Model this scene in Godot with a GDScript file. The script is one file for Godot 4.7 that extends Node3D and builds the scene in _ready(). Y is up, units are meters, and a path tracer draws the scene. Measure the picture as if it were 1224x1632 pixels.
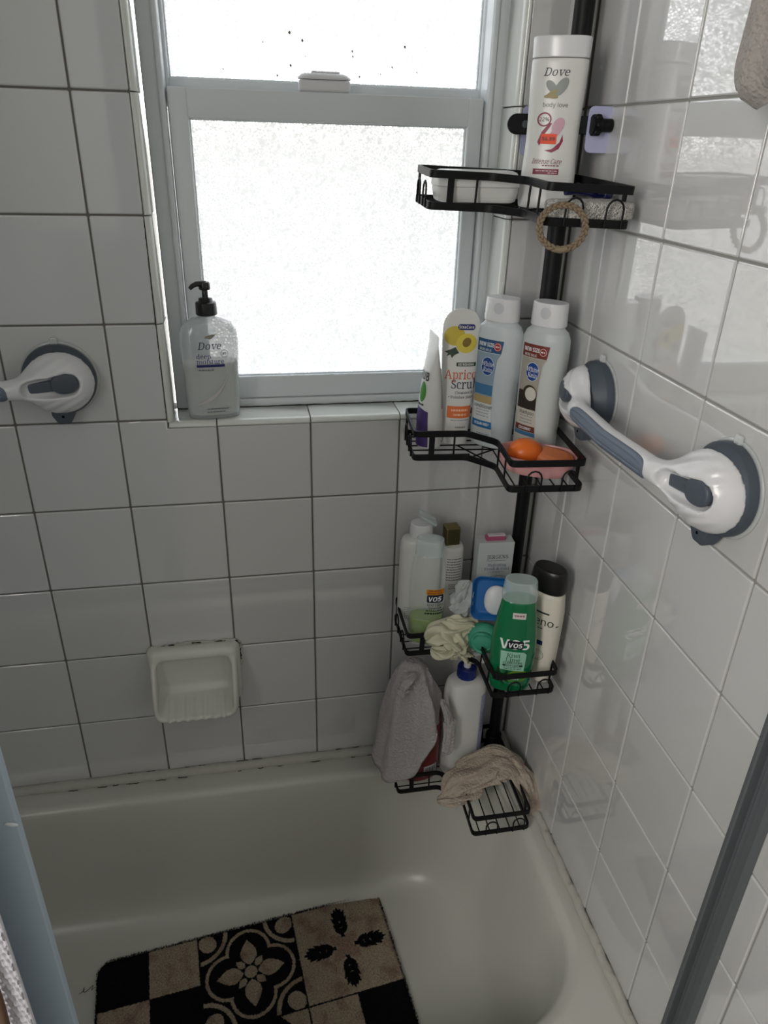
extends Node3D
# A tiled bathtub corner with a window, a corner caddy full of bottles, two suction grab bars and a mat.
# Units are metres, y up. The back (window) wall is the plane z = 0, the right wall the plane x = 0.

const PITCH := 0.1533          # tile pitch of the six inch wall tiles
const COL0 := -0.8771          # a vertical joint of the back wall
const ROW0 := 0.0              # a horizontal joint
const RCOL0 := 0.1247          # a vertical joint of the right wall
const FLOOR_Y := -1.17
const CEIL_Y := 1.27
const RIM_Y := -0.768
const LEFT_X := -1.55
const ROOM_Z := 2.5
const UNSEEN_LAMP_ENERGY := 2.12  # strength of the unseen lamp panel that lights the tiles
const SKY_ENERGY := 2.2

var sans: SystemFont
var bold: SystemFont
var serif: SystemFont
var rng := RandomNumberGenerator.new()
var mats := {}
var used := {}


func _ready() -> void:
	rng.seed = 7
	# ---- camera
	var cam := Camera3D.new()
	cam.name = "camera"
	cam.keep_aspect = Camera3D.KEEP_HEIGHT
	cam.fov = rad_to_deg(2.0 * atan(816.0 / 1162.33))
	cam.position = Vector3(-0.5184, 0.4096, 1.1591)
	cam.rotation = Vector3(-0.4701, -0.1969, 0.0291)
	cam.near = 0.02
	cam.far = 100.0
	add_child(cam)
	cam.current = true
	# ---- overcast sky, seen only through the frosted window
	var sky_mat := ProceduralSkyMaterial.new()
	sky_mat.sky_top_color = Color(0.93, 0.96, 1.0)
	sky_mat.sky_horizon_color = Color(1.0, 0.99, 0.97)
	sky_mat.ground_horizon_color = Color(0.66, 0.65, 0.63)
	sky_mat.ground_bottom_color = Color(0.66, 0.65, 0.63)
	sky_mat.sky_energy_multiplier = SKY_ENERGY
	sky_mat.ground_energy_multiplier = SKY_ENERGY
	var sky := Sky.new()
	sky.sky_material = sky_mat
	var env := Environment.new()
	env.background_mode = Environment.BG_SKY
	env.sky = sky
	env.tonemap_mode = Environment.TONE_MAPPER_LINEAR
	env.tonemap_exposure = 1.17
	env.sdfgi_enabled = true
	env.ssao_enabled = true
	env.ssil_enabled = true
	var we := WorldEnvironment.new()
	we.name = "world_environment"
	we.environment = env
	add_child(we)

	# ---- light of an unseen lamp panel, placed to brighten the walls (face in build_room)
	var unseen_light := AreaLight3D.new()
	unseen_light.name = "unseen_lamp_panel_light"
	unseen_light.area_size = Vector2(0.60, 0.90)
	unseen_light.light_energy = UNSEEN_LAMP_ENERGY
	unseen_light.light_color = Color(1.0, 0.985, 0.96)
	unseen_light.area_range = 8.0
	unseen_light.area_attenuation = 2.0
	unseen_light.shadow_enabled = true
	unseen_light.position = Vector3(LEFT_X + 0.034, 0.60, 1.65)
	unseen_light.rotation.y = -PI / 2
	add_child(unseen_light)

	sans = SystemFont.new()
	sans.font_names = PackedStringArray(["Droid Sans"])
	bold = SystemFont.new()
	bold.font_names = PackedStringArray(["Droid Sans"])
	bold.font_weight = 700
	serif = SystemFont.new()
	serif.font_names = PackedStringArray(["Droid Serif"])

	make_materials()
	build_room()
	build_window()
	build_tub()
	build_shower_door()
	build_caddy()
	build_wall_things()
	build_tier_one()
	build_tier_two()
	build_tier_three()
	build_tier_four()
	build_bath_mat()
	build_towels()


# =====================================================================  helpers: nodes

func numbered(n: String) -> String:
	var k: int = used.get(n, 0)
	used[n] = k + 1
	return n if k == 0 else "%s_%03d" % [n, k]


func thing(called: String, label: String, category: String, at := Vector3.ZERO, turn := 0.0, group := "") -> Node3D:
	var o := Node3D.new()
	o.name = numbered(called)
	add_child(o, true)
	o.position = at
	o.rotation.y = turn
	tag(o, label, category, group)
	return o


func tag(o: Node, label: String, category := "", group := "", kind := "") -> void:
	o.set_meta("label", label)
	if category != "":
		o.set_meta("category", category)
	if group != "":
		o.set_meta("group", group)
	if kind != "":
		o.set_meta("kind", kind)


func struct(called: String, label: String, category: String) -> Node3D:
	var o := thing(called, label, category)
	o.set_meta("kind", "structure")
	return o


func part(called: String, mesh: Mesh, m: Material, parent: Node, label := "") -> MeshInstance3D:
	var o := MeshInstance3D.new()
	o.name = called
	o.mesh = mesh
	o.material_override = m
	parent.add_child(o, true)
	if label != "":
		o.set_meta("label", label)
	if called == "small_print":
		o.set_meta("kind", "stuff")
	return o


# =====================================================================  helpers: materials

func mk(n: String, c: Color, rough := 0.5, spec := 0.5, metal := 0.0) -> StandardMaterial3D:
	var m := StandardMaterial3D.new()
	m.resource_name = n
	m.albedo_color = c
	m.roughness = rough
	m.metallic_specular = spec
	m.metallic = metal
	m.cull_mode = BaseMaterial3D.CULL_DISABLED
	mats[n] = m
	return m


func flat(c: Color, rough := 0.45) -> StandardMaterial3D:
	var k := "flat_" + c.to_html() + str(rough)
	if mats.has(k):
		return mats[k]
	return mk(k, c, rough)


func noise_tex(freq: float, size := 256, kind := FastNoiseLite.TYPE_SIMPLEX, oct := 3) -> NoiseTexture2D:
	var f := FastNoiseLite.new()
	f.noise_type = kind
	f.frequency = freq
	f.fractal_octaves = oct
	f.seed = 11
	var t := NoiseTexture2D.new()
	t.width = size
	t.height = size
	t.seamless = true
	t.noise = f
	return t


func relief(m: StandardMaterial3D, tex: Texture2D, scale_cm: float, rep: float) -> void:
	m.heightmap_enabled = true
	m.heightmap_texture = tex
	m.heightmap_scale = scale_cm
	m.uv1_triplanar = true
	m.uv1_scale = Vector3(rep, rep, rep)


func make_materials() -> void:
	var t := mk("tile_glaze", Color(0.79, 0.79, 0.79), 0.045, 0.68)
	t.clearcoat_enabled = true
	t.clearcoat = 1.0
	t.clearcoat_roughness = 0.03
	var t2 := mk("tile_glaze_warm", Color(0.775, 0.775, 0.77), 0.05, 0.66)
	t2.clearcoat_enabled = true
	t2.clearcoat = 1.0
	t2.clearcoat_roughness = 0.03
	mk("grout_dark", Color(0.42, 0.41, 0.385), 0.9, 0.3)
	mk("grout_light", Color(0.55, 0.55, 0.53), 0.85, 0.3)
	mk("plaster", Color(0.78, 0.78, 0.77), 0.8, 0.3)
	var lg := mk("unseen_lamp_glow", Color(0.9, 0.9, 0.88), 0.4)  # glowing face of the unseen lamp panel
	lg.emission_enabled = true
	lg.emission = Color(1.0, 0.985, 0.96)
	lg.emission_energy_multiplier = 0.3
	mk("floor_tile", Color(0.55, 0.55, 0.54), 0.4)
	mk("trim_glaze", Color(0.82, 0.83, 0.81), 0.1, 0.6)
	mk("frame_paint", Color(0.82, 0.84, 0.85), 0.35, 0.5)
	mk("enamel", Color(0.76, 0.76, 0.73), 0.27, 0.5)
	var ck := mk("caulk", Color(0.70, 0.695, 0.665), 0.6, 0.3)
	relief(ck, noise_tex(0.02), 0.15, 9.0)
	mk("mold", Color(0.2, 0.19, 0.17), 0.9, 0.2)
	mk("ceramic", Color(0.80, 0.80, 0.77), 0.18, 0.55)
	mk("black_metal", Color(0.035, 0.037, 0.048), 0.5, 0.35)
	mk("white_plastic", Color(0.84, 0.84, 0.85), 0.22, 0.5)
	mk("grey_rubber", Color(0.29, 0.32, 0.36), 0.5, 0.4)
	mk("grey_lever", Color(0.30, 0.33, 0.37), 0.42, 0.45)
	mk("hole_shade_and_hair", Color(0.02, 0.02, 0.02), 0.9, 0.2)  # near black: painted shade of the tab's opening, and the hair
	mk("grip_grey", Color(0.40, 0.44, 0.50), 0.5, 0.4)
	var cl := mk("clear_soft", Color(0.9, 0.92, 0.92, 0.35), 0.1, 0.5)
	cl.transparency = BaseMaterial3D.TRANSPARENCY_ALPHA
	var cs := mk("clear_shell", Color(0.94, 0.97, 0.96, 0.16), 0.12, 0.5)
	cs.transparency = BaseMaterial3D.TRANSPARENCY_ALPHA
	var ps := mk("pump_shell", Color(0.74, 0.77, 0.78, 0.50), 0.1, 0.5)
	ps.transparency = BaseMaterial3D.TRANSPARENCY_ALPHA
	var kg := mk("kiwi_green", Color(0.06, 0.42, 0.27), 0.1, 0.55)
	kg.clearcoat_enabled = true
	kg.clearcoat = 0.5
	kg.clearcoat_roughness = 0.05
	kg.backlight_enabled = true
	kg.backlight = Color(0.10, 0.62, 0.38)
	var cc := mk("clear_cap", Color(0.86, 0.92, 0.92, 0.30), 0.2, 0.5)
	cc.transparency = BaseMaterial3D.TRANSPARENCY_ALPHA
	var mb_ := mk("milky_shell", Color(0.86, 0.88, 0.89), 0.35, 0.45)
	mb_.backlight_enabled = true
	mb_.backlight = Color(0.9, 0.92, 0.92)
	var wb := mk("white_hdpe", Color(0.86, 0.86, 0.85), 0.3, 0.5)
	wb.backlight_enabled = true
	wb.backlight = Color(0.35, 0.35, 0.34)
	mk("lotion", Color(0.86, 0.85, 0.82), 0.4, 0.4)
	mk("aluminium", Color(0.42, 0.45, 0.47), 0.42, 0.5, 0.75)
	mk("aluminium_dull", Color(0.40, 0.42, 0.435), 0.45, 0.5, 0.35)
	mk("stile_paint", Color(0.70, 0.765, 0.82), 0.4, 0.5, 0.0)
	var dg := mk("door_glass", Color(0.85, 0.9, 0.92, 0.4), 0.2, 0.5)
	dg.transparency = BaseMaterial3D.TRANSPARENCY_ALPHA
	for spec in [["terry_white", Color(0.66, 0.64, 0.64)], ["terry_beige", Color(0.67, 0.62, 0.57)], ["terry_grey", Color(0.62, 0.60, 0.58)]]:
		var tm := mk(spec[0], spec[1], 0.95, 0.2)
		tm.rim_enabled = true
		tm.rim = 0.5
		relief(tm, noise_tex(0.06, 256, FastNoiseLite.TYPE_CELLULAR, 2), 0.35, 12.0)
	var net := mk("net_cream", Color(0.80, 0.79, 0.70), 0.8, 0.3)
	net.backlight_enabled = true
	net.backlight = Color(0.5, 0.49, 0.42)
	var net2 := mk("net_white", Color(0.80, 0.82, 0.82, 0.55), 0.8, 0.3)
	net2.transparency = BaseMaterial3D.TRANSPARENCY_ALPHA


# =====================================================================  helpers: mesh builder

class MB:
	var v := PackedVector3Array()
	var n := PackedVector3Array()
	var uv := PackedVector2Array()
	var idx := PackedInt32Array()
	var has_uv := false

	func p(q: Vector3, t := Vector2.ZERO) -> int:
		v.append(q)
		uv.append(t)
		return v.size() - 1

	func tri(a: int, b: int, c: int) -> void:      # counter-clockwise seen from outside
		idx.append(a)
		idx.append(c)
		idx.append(b)

	func quad(a: int, b: int, c: int, d: int) -> void:
		tri(a, b, c)
		tri(a, c, d)

	func fquad(a: Vector3, b: Vector3, c: Vector3, d: Vector3) -> void:    # four fresh corners: a flat face
		quad(p(a), p(b), p(c), p(d))

	func grid(rows: Array, close_u := true, close_v := false) -> void:
		var base := v.size()
		var nr := rows.size()
		var nc: int = rows[0].size()
		for r in rows:
			v.append_array(r)
			for j in nc:
				uv.append(Vector2.ZERO)
		for i in (nr if close_v else nr - 1):
			var i2 := (i + 1) % nr
			for j in (nc if close_u else nc - 1):
				var j2 := (j + 1) % nc
				quad(base + i * nc + j, base + i2 * nc + j, base + i2 * nc + j2, base + i * nc + j2)

	func cap(ring: PackedVector3Array, up: bool) -> void:
		var c := Vector3.ZERO
		for q in ring:
			c += q
		c /= ring.size()
		var k := p(c)
		var base := v.size()
		for q in ring:
			p(q)
		for j in ring.size():
			var j2 := (j + 1) % ring.size()
			if up:
				tri(k, base + j2, base + j)
			else:
				tri(k, base + j, base + j2)

	func loft(rows: Array) -> void:               # closed rings from below upwards, both ends capped
		grid(rows, true, false)
		cap(rows[0], false)
		cap(rows[rows.size() - 1], true)

	func box(c: Vector3, s: Vector3, b := 0.0) -> void:    # a box with chamfered vertical and horizontal edges
		var h := s * 0.5
		if b <= 0.0:
			var q := []
			for sx in [-1, 1]:
				for sy in [-1, 1]:
					for sz in [-1, 1]:
						q.append(c + Vector3(h.x * sx, h.y * sy, h.z * sz))
			fquad(q[1], q[5], q[7], q[3])
			fquad(q[4], q[0], q[2], q[6])
			fquad(q[5], q[4], q[6], q[7])
			fquad(q[0], q[1], q[3], q[2])
			fquad(q[3], q[7], q[6], q[2])
			fquad(q[0], q[4], q[5], q[1])
			return
		rbox(c, s, b, 1)

	func rbox(c: Vector3, s: Vector3, r: float, k := 3) -> void:    # rounded box
		var rows := []
		for i in range(k + 1):
			var a := PI / 2 * i / k
			rows.append(rrect(c + Vector3(0, -s.y / 2 + r - r * cos(a), 0), s.x / 2 - r + r * sin(a), s.z / 2 - r + r * sin(a), maxf(r * sin(a), 0.0002), k))
		for i in range(k + 1):
			var a := PI / 2 * i / k
			rows.append(rrect(c + Vector3(0, s.y / 2 - r + r * sin(a), 0), s.x / 2 - r + r * cos(a), s.z / 2 - r + r * cos(a), maxf(r * cos(a), 0.0002), k))
		loft(rows)

	static func rrect(c: Vector3, hx: float, hz: float, r: float, k := 3) -> PackedVector3Array:
		var o := PackedVector3Array()
		for q in [[1, 1, 0.0], [-1, 1, PI / 2], [-1, -1, PI], [1, -1, 1.5 * PI]]:
			for i in range(k + 1):
				var a: float = q[2] + PI / 2 * i / k
				o.append(c + Vector3(q[0] * (hx - r) + r * cos(a), 0, q[1] * (hz - r) + r * sin(a)))
		return o

	static func oval(y: float, a: float, b: float, e := 2.0, k := 40, cx := 0.0, cz := 0.0) -> PackedVector3Array:
		var o := PackedVector3Array()
		for i in k:
			var t := TAU * i / k
			var c := cos(t)
			var s := sin(t)
			o.append(Vector3(cx + a * signf(c) * pow(absf(c), 2.0 / e), y, cz + b * signf(s) * pow(absf(s), 2.0 / e)))
		return o

	func sweep(path: PackedVector3Array, prof: PackedVector2Array, closed := false, up := Vector3.UP, caps := true, scales := PackedFloat32Array()) -> void:
		# prof x runs sideways, y along up; mitred at the bends
		var rows := []
		var m := path.size()
		for i in m:
			var d0 := (path[i] - path[i - 1]).normalized() if i > 0 or closed else (path[1] - path[0]).normalized()
			if i == 0 and closed:
				d0 = (path[0] - path[m - 1]).normalized()
			var d1 := (path[(i + 1) % m] - path[i]).normalized() if i < m - 1 or closed else d0
			var t := (d0 + d1).normalized()
			var side := t.cross(up)
			if side.length() < 0.05:
				side = t.cross(Vector3(1, 0, 0.3))
			side = side.normalized()
			var nu := side.cross(t).normalized()
			var mit := 1.0 / maxf(0.5, t.dot(d1))
			var sc := scales[i] if scales.size() == m else 1.0
			var row := PackedVector3Array()
			for q in prof:
				row.append(path[i] + side * (q.x * mit * sc) + nu * (q.y * sc))
			rows.append(row)
		grid(rows, true, closed)
		if caps and not closed:
			cap(rows[0], false)
			cap(rows[m - 1], true)

	func tube(path: PackedVector3Array, r: float, k := 8, closed := false, scales := PackedFloat32Array()) -> void:
		# parallel transported tube
		var m := path.size()
		var rows := []
		var t0 := (path[1] - path[0]).normalized()
		var s := t0.cross(Vector3.UP)
		if s.length() < 0.1:
			s = t0.cross(Vector3.RIGHT)
		s = s.normalized()
		for i in m:
			var t := (path[mini(i + 1, m - 1)] - path[maxi(i - 1, 0)]).normalized()
			if closed:
				t = (path[(i + 1) % m] - path[(i - 1 + m) % m]).normalized()
			s = (s - t * s.dot(t)).normalized()
			var b := s.cross(t)
			var rr := r * (scales[i] if scales.size() == m else 1.0)
			var row := PackedVector3Array()
			for j in k:
				var a := TAU * j / k
				row.append(path[i] + (s * cos(a) + b * sin(a)) * rr)
			rows.append(row)
		grid(rows, true, closed)
		if not closed:
			cap(rows[0], false)
			cap(rows[m - 1], true)

	func done(sharp := false) -> ArrayMesh:
		n.resize(v.size())
		n.fill(Vector3.ZERO)
		for i in range(0, idx.size(), 3):
			var a := idx[i]
			var b := idx[i + 1]
			var c := idx[i + 2]
			var f := (v[c] - v[a]).cross(v[b] - v[a])
			n[a] += f
			n[b] += f
			n[c] += f
		for i in n.size():
			n[i] = n[i].normalized() if n[i].length_squared() > 1e-24 else Vector3.UP
		var arr := []
		arr.resize(Mesh.ARRAY_MAX)
		arr[Mesh.ARRAY_VERTEX] = v
		arr[Mesh.ARRAY_NORMAL] = n
		if has_uv:
			arr[Mesh.ARRAY_TEX_UV] = uv
		arr[Mesh.ARRAY_INDEX] = idx
		var am := ArrayMesh.new()
		am.add_surface_from_arrays(Mesh.PRIMITIVE_TRIANGLES, arr)
		return am


func lerp_profile(pts: Array, steps := 6) -> Array:
	# smooth (Catmull-Rom) interpolation of [y, a, b, exponent] rows
	var out := []
	for i in pts.size() - 1:
		var p0: Array = pts[maxi(i - 1, 0)]
		var p1: Array = pts[i]
		var p2: Array = pts[i + 1]
		var p3: Array = pts[mini(i + 2, pts.size() - 1)]
		for k in steps:
			var t := float(k) / steps
			var row := []
			for c in 4:
				row.append(cubic_interpolate(p1[c], p2[c], p0[c], p3[c], t))
			row[0] = lerpf(p1[0], p2[0], t)
			out.append(row)
	out.append(pts[pts.size() - 1])
	return out


func profile_mesh(prof: Array, k := 44, bottom := true, topc := true) -> ArrayMesh:
	var mb := MB.new()
	var rows := []
	for r in prof:
		rows.append(MB.oval(r[0], maxf(r[1], 0.0002), maxf(r[2], 0.0002), r[3], k))
	mb.grid(rows)
	if bottom:
		mb.cap(rows[0], false)
	if topc:
		mb.cap(rows[rows.size() - 1], true)
	return mb.done()


func front_z(prof: Array, x: float, y: float) -> float:
	var lo: Array = prof[0]
	var hi: Array = prof[prof.size() - 1]
	for i in prof.size() - 1:
		if y >= prof[i][0] and y <= prof[i + 1][0]:
			lo = prof[i]
			hi = prof[i + 1]
			break
	var t := clampf((y - lo[0]) / maxf(hi[0] - lo[0], 1e-6), 0, 1)
	var a: float = lerpf(lo[1], hi[1], t)
	var b: float = lerpf(lo[2], hi[2], t)
	var e: float = lerpf(lo[3], hi[3], t)
	return b * pow(maxf(0.0, 1.0 - pow(minf(absf(x) / a, 0.999), e)), 1.0 / e)


func decal(mb: MB, poly: PackedVector2Array, prof: Array, eps := 0.0004, step := 0.003) -> void:
	# a flat printed shape laid on the front of a bottle
	var r := Rect2(poly[0], Vector2.ZERO)
	for q in poly:
		r = r.expand(q)
	var x := r.position.x
	while x < r.end.x:
		var y := r.position.y
		while y < r.end.y:
			var cell := PackedVector2Array([Vector2(x, y), Vector2(x + step, y), Vector2(x + step, y + step * 3), Vector2(x, y + step * 3)])
			for piece in Geometry2D.intersect_polygons(poly, cell):
				var tr := Geometry2D.triangulate_polygon(piece)
				var base := mb.v.size()
				for q in piece:
					mb.p(Vector3(q.x, q.y, front_z(prof, q.x, q.y) + eps))
				for i in range(0, tr.size(), 3):
					ccw(mb, base + tr[i], base + tr[i + 1], base + tr[i + 2])
			y += step * 3
		x += step


func ccw(mb: MB, a: int, b: int, c: int) -> void:
	var f := (mb.v[b] - mb.v[a]).cross(mb.v[c] - mb.v[a])
	if f.z >= 0.0:
		mb.tri(a, b, c)
	else:
		mb.tri(a, c, b)


func lettering(mb: MB, s: String, font: Font, size: float, at: Vector2, prof: Array, eps := 0.0006, turn := 0.0, slant := 0.0, center := true, stretch := 1.0) -> void:
	# size is about the height of the capitals in metres; vertical turn in radians
	var tm := TextMesh.new()
	tm.text = s
	tm.font = font
	tm.font_size = 32
	tm.pixel_size = size / 23.0
	tm.depth = 0.0
	tm.curve_step = 1.2
	tm.horizontal_alignment = HORIZONTAL_ALIGNMENT_CENTER if center else HORIZONTAL_ALIGNMENT_LEFT
	var arr := tm.get_mesh_arrays()
	if arr.is_empty() or arr[Mesh.ARRAY_VERTEX] == null:
		return
	var vs: PackedVector3Array = arr[Mesh.ARRAY_VERTEX]
	var ix = arr[Mesh.ARRAY_INDEX]
	var base := mb.v.size()
	for q in vs:
		var w := Vector2(q.x * stretch + q.y * slant, q.y).rotated(turn) + at
		mb.p(Vector3(w.x, w.y, front_z(prof, w.x, w.y) + eps))
	var list: PackedInt32Array = ix if ix != null and ix.size() > 0 else PackedInt32Array(range(vs.size()))
	for i in range(0, list.size(), 3):
		ccw(mb, base + list[i], base + list[i + 1], base + list[i + 2])


func rect(x0: float, y0: float, x1: float, y1: float) -> PackedVector2Array:
	return PackedVector2Array([Vector2(x0, y0), Vector2(x1, y0), Vector2(x1, y1), Vector2(x0, y1)])


func disc(x: float, y: float, a: float, b: float, turn := 0.0, k := 24) -> PackedVector2Array:
	var o := PackedVector2Array()
	for i in k:
		o.append(Vector2(a * cos(TAU * i / k), b * sin(TAU * i / k)).rotated(turn) + Vector2(x, y))
	return o


func rrect2(x0: float, y0: float, x1: float, y1: float, r: float) -> PackedVector2Array:
	var o := PackedVector2Array()
	for q in [[x1 - r, y1 - r, 0.0], [x0 + r, y1 - r, PI / 2], [x0 + r, y0 + r, PI], [x1 - r, y0 + r, 1.5 * PI]]:
		for i in 5:
			var a: float = q[2] + PI / 8 * i
			o.append(Vector2(q[0] + r * cos(a), q[1] + r * sin(a)))
	return o


func ring2(mb: MB, x: float, y: float, r: float, w: float, prof: Array, eps := 0.0006, k := 28, from := 0.0, to := TAU) -> void:
	for i in k:
		var a0 := from + (to - from) * i / k
		var a1 := from + (to - from) * (i + 1) / k
		decal(mb, PackedVector2Array([Vector2(x + r * cos(a0), y + r * sin(a0)), Vector2(x + (r + w) * cos(a0), y + (r + w) * sin(a0)), Vector2(x + (r + w) * cos(a1), y + (r + w) * sin(a1)), Vector2(x + r * cos(a1), y + r * sin(a1))]), prof, eps, 0.02)


func small_print(mb: MB, x0: float, x1: float, y: float, h: float, prof: Array, seed_ := 1, eps := 0.0006) -> void:
	# a line of print too small to read: words as short dashes
	var r := RandomNumberGenerator.new()
	r.seed = seed_
	var x := x0
	while x < x1:
		var w := minf(r.randf_range(0.0015, 0.005), x1 - x)
		decal(mb, rect(x, y, x + w, y + h), prof, eps, 0.004)
		x += w + 0.001


# =====================================================================  helpers: surface nets

func nets(sdf: Callable, lo: Vector3, hi: Vector3, cell: float) -> ArrayMesh:
	var nx := int(ceil((hi.x - lo.x) / cell)) + 1
	var ny := int(ceil((hi.y - lo.y) / cell)) + 1
	var nz := int(ceil((hi.z - lo.z) / cell)) + 1
	var d := PackedFloat32Array()
	d.resize(nx * ny * nz)
	for k in nz:
		for j in ny:
			for i in nx:
				d[(k * ny + j) * nx + i] = sdf.call(lo + Vector3(i, j, k) * cell)
	var id := PackedInt32Array()
	id.resize(nx * ny * nz)
	id.fill(-1)
	var mb := MB.new()
	for k in nz - 1:
		for j in ny - 1:
			for i in nx - 1:
				var b := (k * ny + j) * nx + i
				var c := [d[b], d[b + 1], d[b + nx], d[b + nx + 1], d[b + nx * ny], d[b + nx * ny + 1], d[b + nx * ny + nx], d[b + nx * ny + nx + 1]]
				var neg := 0
				for q in c:
					if q < 0.0:
						neg += 1
				if neg == 0 or neg == 8:
					continue
				var s := Vector3.ZERO
				var cnt := 0
				for a in 8:
					for ax in [1, 2, 4]:
						if a & ax:
							continue
						var e: int = a | ax
						if (c[a] < 0.0) != (c[e] < 0.0):
							var t: float = c[a] / (c[a] - c[e])
							var pa := Vector3(a & 1, (a >> 1) & 1, (a >> 2) & 1)
							var pe := Vector3(e & 1, (e >> 1) & 1, (e >> 2) & 1)
							s += pa.lerp(pe, t)
							cnt += 1
				id[b] = mb.p(lo + (Vector3(i, j, k) + s / cnt) * cell)
	var st := [1, nx, nx * ny]
	for k in range(1, nz - 1):
		for j in range(1, ny - 1):
			for i in range(1, nx - 1):
				var b := (k * ny + j) * nx + i
				for ax in 3:
					var e: int = b + st[ax]
					if (d[b] < 0.0) == (d[e] < 0.0):
						continue
					var u: int = st[(ax + 1) % 3]
					var w: int = st[(ax + 2) % 3]
					var q := [id[b - u - w], id[b - w], id[b], id[b - u]]
					if q[0] < 0 or q[1] < 0 or q[2] < 0 or q[3] < 0:
						continue
					if d[b] < 0.0:
						mb.quad(q[0], q[1], q[2], q[3])
					else:
						mb.quad(q[3], q[2], q[1], q[0])
	return mb.done()


static func smin(a: float, b: float, k: float) -> float:
	var h := clampf(0.5 + 0.5 * (b - a) / k, 0, 1)
	return lerpf(b, a, h) - k * h * (1.0 - h)


static func smax(a: float, b: float, k: float) -> float:
	return -smin(-a, -b, k)


static func d_caps(p: Vector3, a: Vector3, b: Vector3, r1: float, r2: float) -> float:
	var ba := b - a
	var h := clampf((p - a).dot(ba) / ba.dot(ba), 0, 1)
	return (p - a - ba * h).length() - lerpf(r1, r2, h)


static func d_rbox(p: Vector3, c: Vector3, h: Vector3, r: float) -> float:
	var q := (p - c).abs() - h + Vector3(r, r, r)
	return q.max(Vector3.ZERO).length() + minf(maxf(q.x, maxf(q.y, q.z)), 0.0) - r


static func d_ell(p: Vector3, c: Vector3, r: Vector3) -> float:
	var q := p - c
	var k0 := (q / r).length()
	var k1 := (q / (r * r)).length()
	return k0 * (k0 - 1.0) / maxf(k1, 1e-6)


# =====================================================================  the room

func tile_mesh(w: float, h: float) -> ArrayMesh:
	# a glazed tile lying in the xy plane, face towards +z at z = 0, softly rounded edges
	var key := "tile_%.4f_%.4f" % [w, h]
	if mats.has(key):
		return mats[key]
	var mb := MB.new()
	var rows := []
	for q in [[0.0, -0.006], [0.0003, -0.0013], [0.0010, -0.0004], [0.0024, 0.0]]:
		var r := PackedVector3Array()
		for c in MB.rrect(Vector3.ZERO, w / 2 - q[0], h / 2 - q[0], 0.0022, 2):
			r.append(Vector3(c.x, -c.z, q[1]))
		rows.append(r)
	mb.grid(rows)
	mb.cap(rows[3], true)
	var am := mb.done()
	mats[key] = am
	return am


func lay(parent: Node3D, x0: float, x1: float, y0: float, y1: float, basis_: Basis, origin: Vector3) -> void:
	# one tile of the wall between joints
	if x1 - x0 < 0.012 or y1 - y0 < 0.012:
		return
	var g := 0.00095
	var o := part("tile", tile_mesh(x1 - x0 - 2 * g, y1 - y0 - 2 * g), mats["tile_glaze"] if rng.randf() < 0.7 else mats["tile_glaze_warm"], parent)
	o.position = origin + basis_ * Vector3((x0 + x1) / 2, (y0 + y1) / 2, rng.randf_range(-0.0002, 0.0002))
	o.basis = basis_ * Basis.from_euler(Vector3(rng.randf_range(-0.0028, 0.0028), rng.randf_range(-0.0028, 0.0028), rng.randf_range(-0.0008, 0.0008)))


func notched(parent: Node3D, poly: PackedVector2Array) -> void:
	# a wall tile cut to an L, with the same rounded edges
	var mb := MB.new()
	var rows := []
	for q in [[0.0011, -0.006], [0.0014, -0.0013], [0.0021, -0.0004], [0.0035, 0.0]]:
		var o := PackedVector3Array()
		for i in poly.size():
			var a := (poly[i] - poly[i - 1]).normalized() if i > 0 else (poly[0] - poly[poly.size() - 1]).normalized()
			var b := (poly[(i + 1) % poly.size()] - poly[i]).normalized()
			var inw: Vector2 = (Vector2(-a.y, a.x) + Vector2(-b.y, b.x)) * q[0]
			o.append(Vector3(poly[i].x + inw.x, poly[i].y + inw.y, q[1]))
		rows.append(o)
	mb.grid(rows)
	var top := PackedVector2Array()
	for c in rows[3]:
		top.append(Vector2(c.x, c.y))
	var base := mb.v.size()
	for c in rows[3]:
		mb.p(c)
	var t := Geometry2D.triangulate_polygon(top)
	for i in range(0, t.size(), 3):
		ccw(mb, base + t[i], base + t[i + 1], base + t[i + 2])
	part("tile", mb.done(), mats["tile_glaze"], parent)


const OPEN_L := -0.6475     # the window opening in the tiles, outer edges of its bullnose trim
const OPEN_R := -0.0995
const OPEN_B := -0.0135
const OPEN_T := 0.935


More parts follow.
